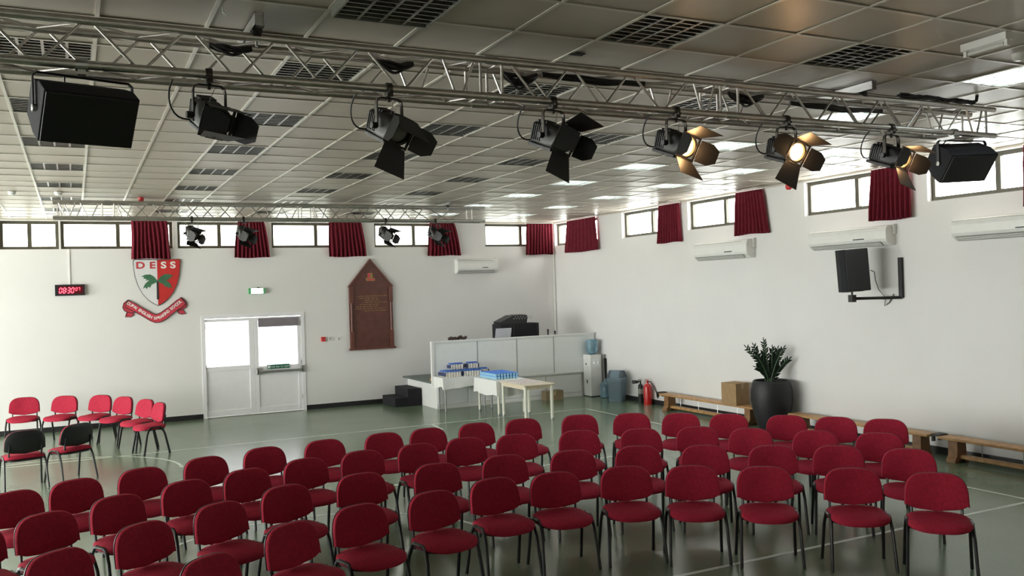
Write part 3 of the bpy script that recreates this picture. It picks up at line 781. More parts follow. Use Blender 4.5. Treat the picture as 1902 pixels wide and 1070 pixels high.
def hung_speaker(label, R3, c, px):
    w, h, dp = .485, .295, .27
    t, m = speaker(label, R3, c, w, h, dp, 'black loudspeakers hung on the front truss', 'yoke')
    c = Vector(c); Y = Vector((R3[0][1], R3[1][1], R3[2][1])); X = Vector((R3[0][0], R3[1][0], R3[2][0]))
    p0 = X*(-w/2 - .014) + Y*dp*.4; p1 = X*(w/2 + .014) + Y*dp*.4
    zt = TZ - .05 - c.z
    top = Vector((p0.x, p0.y, zt)), Vector((p1.x, p1.y, zt))
    MB().tube([p0, Vector((p0.x, p0.y, zt - .02)), Vector((p0.x + .02, p0.y, zt)), Vector((p1.x - .02, p1.y, zt)), Vector((p1.x, p1.y, zt - .02)), p1], .006, 8, flat=3, side=(0, 1, 0)).build('hanging_yoke', M['black_metal'], t)
    cx = hit(px, 140, 1, TY).x - c.x; cy = TY - c.y
    mb = MB(); mb.rings([[(cx + xx, cy + rr_*math.cos(2*PI*q/16), TZ - c.z + rr_*math.sin(2*PI*q/16)) for q in range(16)] for xx, rr_ in ((-.03, .0265), (-.03, .037), (.03, .037), (.03, .0265), (-.03, .0265))], False, False); mb.box((cx - .02, min(cy, p0.y) - .02, zt - .005), (cx + .02, max(cy, p0.y) + .02, TZ - c.z - .029)); mb.build('truss_clamp', M['steel'], t)
    MB().tube([Vector((-.05, dp*.9, .05)), Vector((-.12, .25, .18)), Vector((-.12, .12, TZ - c.z - .035))], .006, 6).build('speaker_cable', M['cable'], t)
hung_speaker('large black loudspeaker hanging at the left end of the front truss', R1, (.543, -3.31, 3.456), 152)
hung_speaker('black loudspeaker hanging at the right end of the front truss', R2, (7.72, -3.32, 3.437), 1768)

# ------------------------------------------------------------------ wall mounted things
# wall loudspeaker on a swivel arm
R3 = ortho(((0.982, 0.184, -0.052), (-0.183, 0.983, 0.024), (0.055, -0.014, 0.998)))
wt, wm = speaker('black loudspeaker on a swivel arm on the right wall, below an air conditioner', R3, (10.635, .606, 2.607), .40, .62, .30, None, 'arm')
ac = bpy.data.objects.new('speaker_bracket', None); COL.objects.link(ac)
tag(ac, 'black L shaped wall bracket carrying the right wall loudspeaker', 'bracket'); ac.location = (XR, .325, 2.17)
mb = MB(); mb.box((-.05, -.03, .02), (0, .03, .60)); mb.build('wall_rail', M['black_metal'], ac, bevel=.004)
end = Vector((10.66, .75, 2.19)) - Vector(ac.location)
MB().tube([(-.03, 0, .02), (-.06, .02, .02), tuple(end)], .022, 8).build('arm', M['black_metal'], ac)
mb = MB(); mb.box((end.x - .04, end.y - .04, end.z - .05), (end.x + .04, end.y + .04, end.z + .055)); mb.cyl((end.x, end.y, end.z + .05), (end.x, end.y, end.z + .098), .014, 10); mb.build('swivel_joint', M['black_metal'], ac)
pl = Vector((10.635, .606, 2.607))
pts = [on_right(1617, 502, .35), on_right(1624, 505, .3), on_right(1626, 520, .25), on_right(1632, 538, .06), on_right(1645, 553, .022), on_right(1643, 568, .02), on_right(1652, 562, .02), on_right(1660, 546, .018)]
MB().box((-.03, -.02, -.312), (.05, .16, -.300), wm).build('mount_plate', M['black_metal'], wt)
MB().tube([tuple(p - pl) for p in pts], .006, 6).build('speaker_cable', M['cable'], wt, smooth=True)

# fire bell
bp = on_right(1467, 347)
t = thing('fire_bell', 'small round red fire bell on the right wall under the ceiling', 'fire bell', tuple(bp))
MB().cyl((0, 0, 0), (-.03, 0, 0), .05, 20).build('back_box', M['red_sign'], t); MB().lathe([(.052, 0), (.052, .02), (.03, .04), (.004, .045)], 20, Matrix.Translation((-.03, 0, 0)) @ Matrix.Rotation(-PI/2, 4, 'Y')).build('gong', M['red_sign'], t, smooth=True)

# split air conditioners
def aircon(label, axis, u0, u1, z0, z1, dp=.20):
    L = abs(u1 - u0); h = z1 - z0
    if axis == 'x': t = thing('air_conditioner', label, 'air conditioner', ((u0+u1)/2, YB, z0), 0, 'white wall air conditioners')
    else: t = thing('air_conditioner', label, 'air conditioner', (XR, (u0+u1)/2, z0), -PI/2, 'white wall air conditioners')
    prof = [(0, .0), (0, h), (-dp*.55, h), (-dp*.80, h*.97), (-dp*.95, h*.86), (-dp, h*.70), (-dp, h*.34), (-dp*.93, h*.20), (-dp*.62, .015), (-dp*.5, 0)]
    MB().prism(prof, -L/2, L/2, 'x').build('casing', M['white_plastic'], t, bevel=.008)
    mb = MB(); mb.add([(-L/2+.05, -dp*.955, h*.19), (L/2-.10, -dp*.955, h*.19), (L/2-.10, -dp*.64, -.004), (-L/2+.05, -dp*.64, -.004)], [(0,1,2,3)]); mb.add([(-L/2+.05, -dp*.94, h*.215), (L/2-.10, -dp*.94, h*.215), (L/2-.10, -dp*.60, .012), (-L/2+.05, -dp*.60, .012)], [(3,2,1,0)])
    mb.build('air_outlet', M['grille'], t)
    mb = MB()
    for k in range(3):
        a = .25 + .25*k; y = -dp*(.955*(1-a) + .64*a) - .003; z = h*.19*(1-a) - .004*a
        mb.box((-L/2 + .06, y - .006, z - .004), (L/2 - .11, y + .006, z + .002))
    mb.build('outlet_vane', M['white_plastic'], t)
    MB().box((L*.10, -dp - .003, h*.36), (L*.24, -dp + .004, h*.41)).build('display_strip', M['black_plastic'], t)
    mb = MB(); mb.box((-L/2 + .02, -dp - .002, h*.885), (L/2 - .14, -dp*.955, h*.90)); mb.build('panel_seam', M['grille'], t)
    MB().box((L/2 + .002, -.06, h*.55), (L/2 + .03, 0, h*1.05)).build('pipe_cover', M['white_plastic'], t)
aircon('white air conditioner on the back wall, right of the honours board', 'x', 8.50, 9.56, 2.90, 3.235)
aircon('farthest white air conditioner on the right wall', 'y', 4.86, 3.38, 2.915, 3.245)
aircon('white air conditioner directly above the wall loudspeaker', 'y', 1.93, .42, 2.955, 3.25)
aircon('nearest white air conditioner, cut off by the right picture edge', 'y', -.64, -2.15, 2.945, 3.24)

# digital clock with its conduit
ck = on_back(130, 539)
t = thing('digital_clock', 'black digital wall clock with red digits', 'clock', (ck.x, YB, ck.z))
W, H = .52, .215
MB().box((-W/2, -.07, -H/2), (W/2, 0, H/2)).build('clock_case', M['black_plastic'], t, bevel=.004)
MB().box((-W/2 + .05, -.073, -H/2 + .035), (W/2 - .03, -.070, H/2 - .03)).build('display_window', M['led_back'], t)
SEG = {'0': 'abcdef', '8': 'abcdefg', '3': 'abgcd', '7': 'abc'}
def seg7(mb, ch, x, z, w, h, th=.010, sl=.14):
    S = {'a': (0, h, w, h), 'd': (0, 0, w, 0), 'g': (0, h/2, w, h/2), 'f': (0, h/2, 0, h), 'b': (w, h/2, w, h), 'e': (0, 0, 0, h/2), 'c': (w, 0, w, h/2)}
    for s in SEG[ch]:
        x0, z0, x1, z1 = S[s]; g = th*.6
        if x0 == x1: pts = [(x0 - th/2, z0 + g), (x0 + th/2, z0 + g), (x0 + th/2, z1 - g), (x0 - th/2, z1 - g)]
        else: pts = [(x0 + g*.4, z0 - th/2), (x1 - g*.4, z0 - th/2), (x1 - g*.4, z0 + th/2), (x0 + g*.4, z0 + th/2)]
        mb.prism([(x + a + b*sl, z + b) for a, b in pts], -.0755, -.073, 'y')
mb = MB(); xx = -.19
for ch in '08': seg7(mb, ch, xx, -.055, .040, .10, .015); xx += .066
for zz in (-.025, .02): mb.prism([(xx - .012 + zz*.14, zz - .008), (xx + .004 + zz*.14, zz - .008), (xx + .004 + zz*.14, zz + .008), (xx - .012 + zz*.14, zz + .008)], -.0755, -.073, 'y')
xx += .012
for ch in '30': seg7(mb, ch, xx, -.055, .040, .10, .015); xx += .066
xx += .01
for ch in '07': seg7(mb, ch, xx, -.012, .028, .055, .010); xx += .045
mb.build('digits', M['led'], t)
MB().box((-.010, -.016, H/2), (.012, 0, WZ0 - ck.z - .01)).build('conduit', M['white_plastic'], t)

# school crest: shield and ribbon boards
t = thing('school_crest', 'red and white shield board with palm tree and letters DESS', 'crest', (1.96, YB - .002, 2.37))
hw, ht = .452, .955
def shield_pts(s=1.0, half=None):
    R = []
    prof = [(0, 0), (.085, .045), (.19, .13), (.29, .255), (.37, .42), (.42, .60), (.443, .78), (.450, .90), (.443, .935), (.415, .950), (0, .940)]
    right = [(x*s, .48 + (z - .48)*s) for x, z in prof]
    left = [(-x, z) for x, z in reversed(right[1:-1])]
    if half == 'r': return right
    if half == 'l': return [(-x, z) for x, z in right]
    return right + [] + left
MB().prism(shield_pts(1.0), -.030, 0, 'y').build('shield_board', M['shield_edge'], t)
MB().prism(shield_pts(.975, 'l'), -.033, -.030, 'y').build('white_half', M['shield_white'], t)
MB().prism(shield_pts(.975, 'r'), -.033, -.030, 'y').build('red_half', M['shield_red'], t)
def letters(txt, x, z, size, mt, parent, ang=0, sx=1.25, d=.034, org=(1.96, 2.37)):
    mb = MB(); f = back_frame(0, 0, 0, ang); f.translation = (x, -d, z)
    text_mesh(txt, size, .0015, f @ Matrix.Diagonal((sx, 1, 1, 1)), mb, bold=.006); return mb.build('lettering', mt, parent)
k = .01017
for ch, px, mt in (('D', 400, 'letter_red'), ('E', 548, 'letter_red'), ('S', 686, 'letter_white'), ('S', 803, 'letter_white')):
    letters(ch, (px/6.689 + 200 - 290.5)*k, .82, .185, M[mt], t)
MB().prism([(-.022, .13), (.022, .13), (.018, .51), (-.018, .51)], -.0365, -.033, 'y').build('palm_trunk', M['palm_trunk'], t)
fr = MB()
F = [(0, .49), (.05, .56), (.11, .60), (.19, .595), (.245, .565), (.20, .555), (.215, .53), (.165, .525), (.18, .495), (.125, .505), (.19, .44), (.225, .36), (.185, .385), (.165, .35), (.145, .395), (.115, .375), (.09, .43), (.03, .455)]
F = [(x*1.24, .49 + (z - .49)*1.2 + .02) for x, z in F]
fr.prism(F, -.0375, -.033, 'y'); fr.prism([(-x, z) for x, z in F], -.0375, -.033, 'y'); fr.build('palm_fronds', M['palm_green'], t)

t = thing('school_ribbon', 'curved red ribbon board with white lettering below the crest', 'ribbon', (1.88, YB - .002, 1.98))
def rb(px, py):       # traced ribbon points on the wall, relative to the board
    p = on_back(200 + px/6.689, 460 + py/6.689); return (p.x - 1.88, p.z - 1.98)
main_t = [(250, 652), (330, 690), (450, 760), (545, 812), (602, 832), (660, 805), (760, 735), (850, 660), (905, 622)]
main_b = [(965, 690), (930, 735), (880, 765), (800, 825), (720, 890), (640, 930), (590, 932), (530, 910), (430, 850), (330, 795), (215, 745)]
pts = [rb(*q) for q in main_t + main_b]
cx = sum(p[0] for p in pts)/len(pts); cz = sum(p[1] for p in pts)/len(pts)
edge_l = [rb(*q) for q in [(255, 648), (200, 690), (185, 745), (205, 785), (240, 800), (320, 815), (335, 790), (225, 735)]]
edge_r = [rb(*q) for q in [(905, 615), (960, 655), (985, 700), (975, 740), (930, 765), (865, 780), (860, 745), (950, 700)]]
tl = [rb(*q) for q in [(240, 795), (218, 862), (290, 862), (320, 838), (322, 800)]]; tr = [rb(*q) for q in [(862, 780), (880, 815), (915, 828), (970, 825), (935, 765)]]
def outlined(pl, d, nm, grow=.012):
    gx = sum(p[0] for p in pl)/len(pl); gz = sum(p[1] for p in pl)/len(pl)
    MB().prism(pl, -d, -d + .012 if d > .012 else 0, 'y').build(nm, M['ribbon_red'], t)
for nm, pl, d in (('ribbon_tail', tl, .010), ('ribbon_tail', tr, .010), ('ribbon_fold', edge_l, .018), ('ribbon_fold', edge_r, .018), ('ribbon_band', pts, .028)):
    MB().prism(pl, -d, 0, 'y').build(nm, M['ribbon_red'], t)
    mb = MB(); c = [Vector((x, -d - .001, z)) for x, z in pl]; c.append(c[0].copy()); mb.tube(c, .007, 6); mb.build('ribbon_frame', M['shield_edge'], t)
# lettering follows the ribbon
path_t = [(245, 690), (330, 738), (430, 800), (530, 862), (600, 882), (660, 862), (740, 800), (830, 728), (915, 662)]
P = [Vector((rb(*q)[0], 0, rb(*q)[1])) for q in path_t]
lens_ = [0]
for a, b in zip(P[:-1], P[1:]): lens_.append(lens_[-1] + (b - a).length)
txt = 'DUBAI ENGLISH SPEAKING SCHOOL'
wid = {'I': .5, ' ': .7, 'M': 1.2}
ws = [wid.get(c, 1.0) for c in txt]; tot = sum(ws); acc = 0
mb = MB()
for c, w in zip(txt, ws):
    s = (acc + w/2)/tot*lens_[-1]; acc += w
    if c == ' ': continue
    for i in range(len(P) - 1):
        if lens_[i] <= s <= lens_[i+1] + 1e-6:
            u = (s - lens_[i])/(lens_[i+1] - lens_[i]); q = P[i].lerp(P[i+1], u)
            i0 = max(0, i - (1 if u < .5 else 0)); i1 = min(len(P) - 1, i + 1 + (1 if u > .5 else 0)); tg = (P[i1] - P[i0]); break
    f = back_frame(0, 0, 0, math.atan2(tg.z, tg.x)); f.translation = (q.x, -.030, q.z)
    text_mesh(c, .078, .0012, f, mb, bold=.003)
mb.build('lettering', M['letter_white'], t)

# exit sign
e = on_back(476.5, 540.5)
t = thing('exit_sign', 'small lit white and green exit sign above the double door', 'exit sign', (e.x, YB, e.z))
MB().box((-.17, -.07, -.06), (.17, 0, .06)).build('sign_case', M['exit_green'], t, bevel=.004)
MB().box((-.125, -.074, -.055), (.125, -.069, .055)).build('lit_panel', M['exit_lit'], t)
MB().cyl((.03, -.03, .06), (.03, -.03, .08), .02, 10).build('cable_gland', M['black_plastic'], t)
# call point, sockets
e = on_back(600, 630)
t = thing('fire_call_point', 'small red square fire call point right of the double door', 'fire call point', (e.x, YB, e.z))
MB().box((-.045, -.045, -.05), (.045, 0, .05)).build('call_frame', M['red_sign'], t, bevel=.004); MB().box((-.025, -.048, -.025), (.025, -.044, .025)).build('break_glass', M['ribbon_red'], t)
for px, lab, w in ((613, 'white light switch plate next to the red call point', .12), (629, 'white switch plate left of the honours board', .10)):
    e = on_back(px, 629)
    t = thing('switch_plate', lab, 'light switch', (e.x, YB, e.z), 0, 'white switch plates by the door')
    MB().box((-w/2, -.012, -.043), (w/2, 0, .043)).build('plate', M['white_plastic'], t, bevel=.002); MB().box((-.012, -.016, -.018), (.012, -.012, .018)).build('rocker', M['grille'], t)

# honours board
t = thing('honours_board', 'tall gabled dark wooden honours board with gold lettering lines', 'honours board', (6.42, YB - .002, 1.235))
x0, x1, xm = -.50, .51, .0
zs, zp, zb = 1.44, 2.045, .04
MB().prism([(x0, zb), (x1, zb), (x1, zs), (xm, zp), (x0, zs)], -.04, 0, 'y').build('board_panel', M['board'], t)
MB().prism([(x0 - .03, 0), (x1 + .04, 0), (x1 + .03, .045), (x0 - .02, .045)], -.085, 0, 'y').build('bottom_ledge', M['board_trim'], t)
for a, b in (((x0 - .02, zs - .02), (xm, zp)), ((x1 + .02, zs - .02), (xm, zp))):
    dx, dz = b[0]-a[0], b[1]-a[1]; l = math.hypot(dx, dz); nx, nz = -dz/l*.035, dx/l*.035
    if nz > 0: nx, nz = -nx, -nz
    MB().prism([a, b, (b[0] + (nx if b[0] > 9 else 0), b[1] - .05), (a[0] + nx, a[1] + nz)], -.06, 0, 'y').build('gable_frame', M['board_trim'], t)
for xx in (x0 + .045, x1 - .045):
    w = .045
    MB().box((xx - w, -.07, .045), (xx + w, -.04, .42)).build('pilaster_base', M['board_trim'], t, bevel=.004)
    MB().cyl((xx, -.055, .42), (xx, -.055, 1.05), .024, 14).build('column', M['board_trim'], t, smooth=True)
    MB().box((xx - w, -.07, 1.05), (xx + w, -.04, zs - .03)).build('pilaster_cap', M['board_trim'], t, bevel=.004)
mb = MB(); rnd = random.Random(4)
for k, (a, b) in enumerate([(-.30, .36), (-.26, .18), (-.14, .20), (-.14, .36), (-.26, .20), (-.34, .16), (-.36, .28), (-.16, .34)]):
    z = 1.20 - .047*k; x = a
    while x < b:
        w = rnd.uniform(.03, .09); mb.box((x, -.0425, z - .006), (min(b, x + w), -.040, z + .006)); x += w + rnd.uniform(.012, .03)
mb.build('gold_lines', M['gold'], t)
mb = MB(); mb.prism([(-.09, 1.54), (.10, 1.54), (.11, 1.60), (.06, 1.60), (.05, 1.72), (-.06, 1.72), (-.07, 1.61), (-.11, 1.60)], -.046, -.04, 'y'); mb.build('painted_emblem', M['gold'], t)
mb = MB(); mb.prism([(-.06, 1.61), (.0, 1.61), (.0, 1.71), (-.055, 1.71)], -.0475, -.046, 'y'); mb.prism([(-.08, 1.555), (.09, 1.555), (.09, 1.585), (-.08, 1.585)], -.0475, -.046, 'y'); mb.build('emblem_red', M['ribbon_red'], t)

# ------------------------------------------------------------------ corner platform with partition
PX0, PY0 = 7.25, 8.75
t = thing('corner_platform', 'low white platform with grey green top in the far right corner', 'platform', (9.2, 9.68, 0))
def off(a): return (a[0] - 9.2, a[1] - 9.68, a[2])
MB().box(off((PX0, PY0 + .06, 0)), off((11.2, YB - .005, .545))).build('platform_base', M['white_metal'], t)
MB().box(off((PX0 - .12, PY0 + .075, .545)), off((11.2, YB - .005, .58))).build('platform_top', M['stage_top'], t)
mb = MB()
for a, b in ((7.26, 7.95), (7.97, 8.9), (8.92, 9.85), (9.87, 10.79)): mb.box(off((a, PY0 + .03, .10)), off((b, PY0 + .06, .50)))
mb.build('skirt_panel', M['panel'], t, bevel=.004)
MB().box(off((PX0 - .02, PY0, 0)), off((10.80, PY0 + .06, .085))).build('kick_board', M['white_metal'], t, bevel=.004)
t = thing('partition_screen', 'white panelled screen along the front edge of the corner platform', 'partition', (9.15, PY0, .50))
def off(a): return (a[0] - 9.15, a[1] - PY0, a[2] - .50)
for a, b in ((7.19, 8.19), (8.20, 9.14), (9.15, 10.07), (10.08, 11.15)): MB().box(off((a, PY0 + .01, .585)), off((b, PY0 + .04, 1.40))).build('panel', M['panel'], t, bevel=.003)
MB().box(off((7.13, PY0 - .01, .50)), off((7.19, PY0 + .06, 1.40))).build('end_post', M['white_metal'], t, bevel=.003)
MB().box(off((7.13, PY0 - .015, 1.40)), off((11.16, PY0 + .065, 1.435))).build('top_rail', M['white_metal'], t, bevel=.003)
MB().box(off((7.19, PY0 - .012, .545)), off((11.16, PY0 + .055, .585))).build('bottom_rail', M['white_metal'], t, bevel=.003)
for xx in (8.195, 9.145, 10.075): MB().box(off((xx - .006, PY0 + .004, .585)), off((xx + .006, PY0 + .03, 1.40))).build('panel_joint', M['grille'], t)
# black box steps
t = thing('box_steps', 'black carpeted two step block at the left of the platform', 'steps', (6.94, 10.15, 0))
MB().prism([(-.32, 0), (.28, 0), (.28, .375), (-.02, .375), (-.02, .19), (-.32, .19)], -.46, .42, 'y').build('step_block', M['black_matte'], t, bevel=.008)
# tan board leaning behind the screen end
t = thing('tan_box', 'orange tan box on the platform behind the screen end', 'box', (7.33, 9.05, .58))
MB().prism([(-.10, 0), (.12, 0), (.12, .22), (.02, .22)], -.12, .12, 'y').build('box_body', M['tan'], t, bevel=.004)
# table behind the screen with the sound kit
t = thing('sound_desk_table', 'dark table behind the white screen carrying the sound equipment', 'table', (9.0, 9.32, .58))
MB().box((-1.05, -.43, .72), (1.55, .43, .76)).build('table_top', M['black_plastic'], t, bevel=.004)
for sx in (-.95, 1.45):
    for sy in (-.3, .3): MB().cyl((sx, sy, 0), (sx, sy, .72), .02, 10).build('leg', M['leg_black'], t)
TTZ = 1.34
def behind(px, py, y): return hit(px, py, 1, y)
a = behind(930, 600, 9.15); b = behind(1001, 600, 9.15); zt = behind(965, 601, 9.15).z
t = thing('flight_case', 'large black flight case on the table behind the screen', 'flight case', ((a.x + b.x)/2, 9.38, TTZ)); w = (b.x - a.x)/2
MB().box((-w, -.23, 0), (w, .23, zt - TTZ)).build('case_body', M['black_matte'], t, bevel=.01)
mb = MB()
for xx in (-w*.55, -w*.35, w*.9): mb.box((xx - .012, -.236, .02), (xx + .012, -.23, zt - TTZ - .02))
mb.build('case_edge', M['black_plastic'], t)
MB().cyl((w, -.1, .16), (w + .035, -.1, .16), .05, 12).build('corner_wheel', M['black_plastic'], t)
t2 = thing('mixing_desk', 'black audio mixing desk tilted on top of the flight case', 'mixing desk', ((a.x + b.x)/2 - .05, 9.38, zt))
mb = MB(); mb.prism([(-w*.83, .0), (w*.50, 0), (w*.55, .16), (w*.50, .19), (-w*.20, .19), (-w*.86, .05)], -.20, .20, 'y'); mb.build('desk_body', M['black_plastic'], t2, bevel=.006)
mb = MB(); rnd = random.Random(2)
for k in range(40):
    x = rnd.uniform(-w*.2, w*.5); y = rnd.uniform(-.18, .18); mb.box((x - .008, y - .008, .19), (x + .008, y + .008, .205))
for k in range(14): mb.box((-w*.2 + k*.035, -.204, .10 + .04*(k % 2)), (-w*.2 + .02 + k*.035, -.20, .125 + .04*(k % 2)))
mb.build('faders', M['grey_leg'], t2)
a = behind(914, 615, 9.02); b = behind(943, 615, 9.02); zt2 = behind(928, 610, 8.86).z
t = thing('laptop', 'open silver laptop seen from behind, left of the flight case', 'laptop', ((a.x + b.x)/2, 8.915, TTZ)); w = (b.x - a.x)/2
MB().box((-w, -.02, 0), (w, .22, .016)).build('keyboard_base', M['laptop'], t, bevel=.004)
MB().prism([(-.02, .01), (-.012, .01), (-.092, zt2 - TTZ), (-.10, zt2 - TTZ)], -w, w, 'x').build('screen_lid', M['laptop'], t, bevel=.003)
a = on_back(850, 628); p = hit(851, 630, 1, PY0 + .05)
t = thing('leather_bag', 'small dark brown leather bundle lying on the screen top', 'bag', (p.x, PY0 + .07, 1.436))
mb = MB(); rnd = random.Random(9)
for k in range(6):
    x = -.17 + .065*k; mb.lathe([(.002, -.036), (.045, -.02), (.05, 0), (.042, .026), (.002, .036)], 10, Matrix.Translation((x, rnd.uniform(-.03, .05), .036 + rnd.uniform(0, .018))) @ Matrix.Rotation(rnd.uniform(-.5, .5), 4, 'Y') @ Matrix.Scale(1.2, 4, (1, 0, 0)))
mb.prism([(-.05, .03), (.06, .05), (.09, .10), (.03, .085)], -.03, .03, 'y'); mb.build('bundle', M['brown'], t, smooth=True)
for px, hh, lab in ((1018, .10, 'black microphone stub standing on the screen top'), (1031, .055, 'small black knob on the screen top near the corner')):
    p = hit(px, 622, 1, PY0 + .03)
    t = thing('microphone_stub', lab, 'microphone', (p.x, PY0 + .03, 1.436))
    MB().cyl((0, 0, 0), (0, 0, hh), .014, 10, .020).build('stub', M['black_plastic'], t); MB().lathe([(.02, 0), (.026, .012), (.02, .028), (.003, .034)], 12, Matrix.Translation((0, 0, hh))).build('head', M['black_plastic'], t, smooth=True)

# ------------------------------------------------------------------ tables with drinks
def table(label, x0, x1, y0, y1, zt, top_mat, leg_mat, r=.024, inset=.05):
    cx, cy = (x0 + x1)/2, (y0 + y1)/2
    t = thing('school_table', label, 'table', (cx, cy, 0), 0)
    MB().box((x0-cx, y0-cy, zt - .028), (x1-cx, y1-cy, zt)).build('table_top', top_mat, t, bevel=.006)
    for sx in (x0 + inset, x1 - inset):
        for sy in (y0 + inset, y1 - inset):
            l = MB().cyl((sx-cx, sy-cy, .03), (sx-cx, sy-cy, zt - .028), r, 14).build('leg', leg_mat, t, smooth=True)
            MB().cyl((sx-cx, sy-cy, 0), (sx-cx, sy-cy, .03), r*1.08, 14).build('leg_foot', M['grey_leg'], l)
    mb = MB(); i = inset
    mb.box((x0+i-cx, y0+i-cy-.01, zt-.09), (x1-i-cx, y0+i-cy+.01, zt-.028)); mb.box((x0+i-cx, y1-i-cy-.01, zt-.09), (x1-i-cx, y1-i-cy+.01, zt-.028))
    mb.box((x0+i-cx-.01, y0+i-cy, zt-.09), (x0+i-cx+.01, y1-i-cy, zt-.028)); mb.box((x1-i-cx-.01, y0+i-cy, zt-.09), (x1-i-cx+.01, y1-i-cy, zt-.028))
    mb.build('apron', top_mat, t)
    return t
def cloth(label, x0, x1, y0, y1, zt, drop, seed):
    # drape over the four sides
    rnd = random.Random(seed); cx, cy = (x0 + x1)/2, (y0 + y1)/2
    o = bpy.data.objects.new('tablecloth', None); COL.objects.link(o); tag(o, label, 'tablecloth', 'white tablecloths'); o.location = (cx, cy, zt)
    per = []; g = .012; n = 22
    c = [(x0 - g, y0 - g), (x1 + g, y0 - g), (x1 + g, y1 + g), (x0 - g, y1 + g)]
    for k in range(4):
        a, b = Vector(c[k]), Vector(c[(k+1) % 4])
        for i in range(n): per.append((a.lerp(b, i/n), k, i/n))
    rs = []
    ph = rnd.uniform(0, 6)
    for lv in range(6):
        u = lv/5; r = []
        for q, k, f in per:
            out = Vector((0, 0))
            if k == 0: out.y = -1
            if k == 1: out.x = 1
            if k == 2: out.y = 1
            if k == 3: out.x = -1
            corner = max(0, 1 - min(f, 1 - f)*9)
            w = .012*u*math.sin(f*22 + ph + k) + .018*u*corner
            dl = drop*(1 + .10*math.sin(f*5 + k*2 + ph)) + .05*corner*drop*2
            r.append((q.x + out.x*w - cx, q.y + out.y*w - cy, .005 - u*dl if lv else .005))
        rs.append(r)
    inner = [[(x*.985, y*.985, z) for x, y, z in r] for r in rs]
    mb = MB(); mb.rings(rs, True, False); mb.build('drape', M['cloth_white'], o, smooth=True)
    return o
table('table under a white cloth with drink packs, in front of the screen', 7.20, 8.35, 8.28, 8.73, .70, M['white_metal'], M['grey_leg'], .018)
cloth('white cloth on the back table under the packs of drinks', 7.17, 8.36, 8.24, 8.735, .70, .21, 1)
table('table under a white cloth with the tray of blue cups', 7.86, 8.52, 7.11, 8.13, .68, M['white_metal'], M['leg_white'])
cloth('white cloth on the middle table under the blue cups', 7.845, 8.535, 7.10, 8.14, .68, .29, 2)
table('bare beige school table with thick cream legs, nearest of the three tables', 7.90, 8.56, 6.02, 7.07, .68, M['table_beige'], M['leg_white'], .030)
# packs of small bottles
def bottle_mb():
    mb = MB(); mb.lathe([(.026, 0), (.028, .01), (.028, .080), (.016, .100), (.014, .108)], 10); return mb
def make_pack(cols, label, loc, rz=0.0):
    t = thing('drink_pack', label, 'drink pack', loc, rz, 'shrink wrapped packs of blue capped drinks')
    k = 0
    for r in range(3):
        for c in range(cols):
            x, y = (c - (cols-1)/2)*.060, (r - 1)*.060
            if k == 0: b = bottle_mb().build('bottle', M['bottle_body'], t, smooth=True); cp = MB().cyl((0, 0, .100), (0, 0, .130), .0175, 10).build('cap', M['cap_blue'], b)
            else:
                b0 = [o for o in t.children if o.name.startswith('bottle')][0]; b = b0.copy(); COL.objects.link(b); b.parent = t; q = b0.children[0].copy(); COL.objects.link(q); q.parent = b
            b.location = (x, y, .002); k += 1
    W2 = cols*.03 + .002
    for s in (-1, 1): MB().box((s*(W2 + .006) - .004, -.088, .02), (s*(W2 + .006) + .004, .088, .098)).build('pack_end', M['wrap'], t)
    return t
zt = .706
for x, y, z, cl, lab in ((7.43, 8.37, zt, 6, 'drink pack at the left of the lower layer on the white cloth'), (7.87, 8.37, zt, 7, 'drink pack at the right of the lower layer on the white cloth'),
                         (7.43, 8.575, zt, 6, 'drink pack hidden behind the lower left pack'), (7.87, 8.575, zt, 7, 'drink pack hidden behind the lower right pack'),
                         (7.60, 8.575, zt + .136, 5, 'left drink pack of the upper layer'), (7.97, 8.575, zt + .136, 4, 'middle drink pack of the upper layer')):
    make_pack(cl, lab, (x, y, z))
make_pack(3, 'rightmost drink pack, behind the tray of blue cups', (8.23, 8.575, zt))
# tray of sealed cups
c0 = None
nx_, ny_ = 8, 12
for lay in range(2):
    for i in range(nx_):
        for j in range(ny_):
            if c0 is None:
                mb = MB(); mb.lathe([(.021, 0), (.029, .052), (.031, .054)], 10); c0 = o = mb.build('water_cup', M['cup'], None, smooth=True)
                MB().cyl((0, 0, .054), (0, 0, .058), .033, 10).build('foil_lid', M['cup_lid'], o)
            else: o = copy_tree(c0)
            o.location = (7.955 + i*.0675, 7.36 + j*.0645, .6865 + lay*.0595)
            tag(o, 'sealed pale blue cup with a bright blue lid, in the block on the middle table', 'cup', 'block of blue lidded cups')
# paper slips on the bare table
k = 0
for r in range(5):
    for c in range(2):
        o = MB().box((-.12, -.05, 0), (.12, .05, .006)).build('paper_slips', M['paper']); o.location = (8.08 + c*.28, 6.35 + r*.14, .681); o.rotation_euler = (0, 0, .06*math.sin(k*2.1))
        b = MB().box((-.10, -.012, .006), (.10, .006, .0075)).build('pink_print', M['pink'], o); k += 1
        tag(o, 'white slips with pink print on the bare table, %s row, %s line' % (ORD[r], 'left' if c == 0 else 'right'), 'paper', 'printed slips on the bare table')
def carton(name, label, loc, w, d, h, rz, mt, seam='x'):
    t = thing(name, label, 'cardboard box', loc, rz)
    MB().box((-w/2, -d/2, 0), (w/2, d/2, h)).build('box_body', mt, t, bevel=.004)
    mb = MB(); mb.box((-.025, -d/2 - .001, h - .09), (.025, d/2 + .001, h + .0012)); mb.build('tape', M['tape'], t)
    for s in (-1, 1): MB().box((-w/2 - .002, .003 if s > 0 else -d/2 - .002, h), (w/2 + .002, d/2 + .002 if s > 0 else -.003, h + .004)).build('flap', mt, t)
    return t
carton('carton', 'worn flat cardboard box on the floor against the platform', (9.93, 8.61, 0), .44, .22, .20, 0, M['card_dark'])

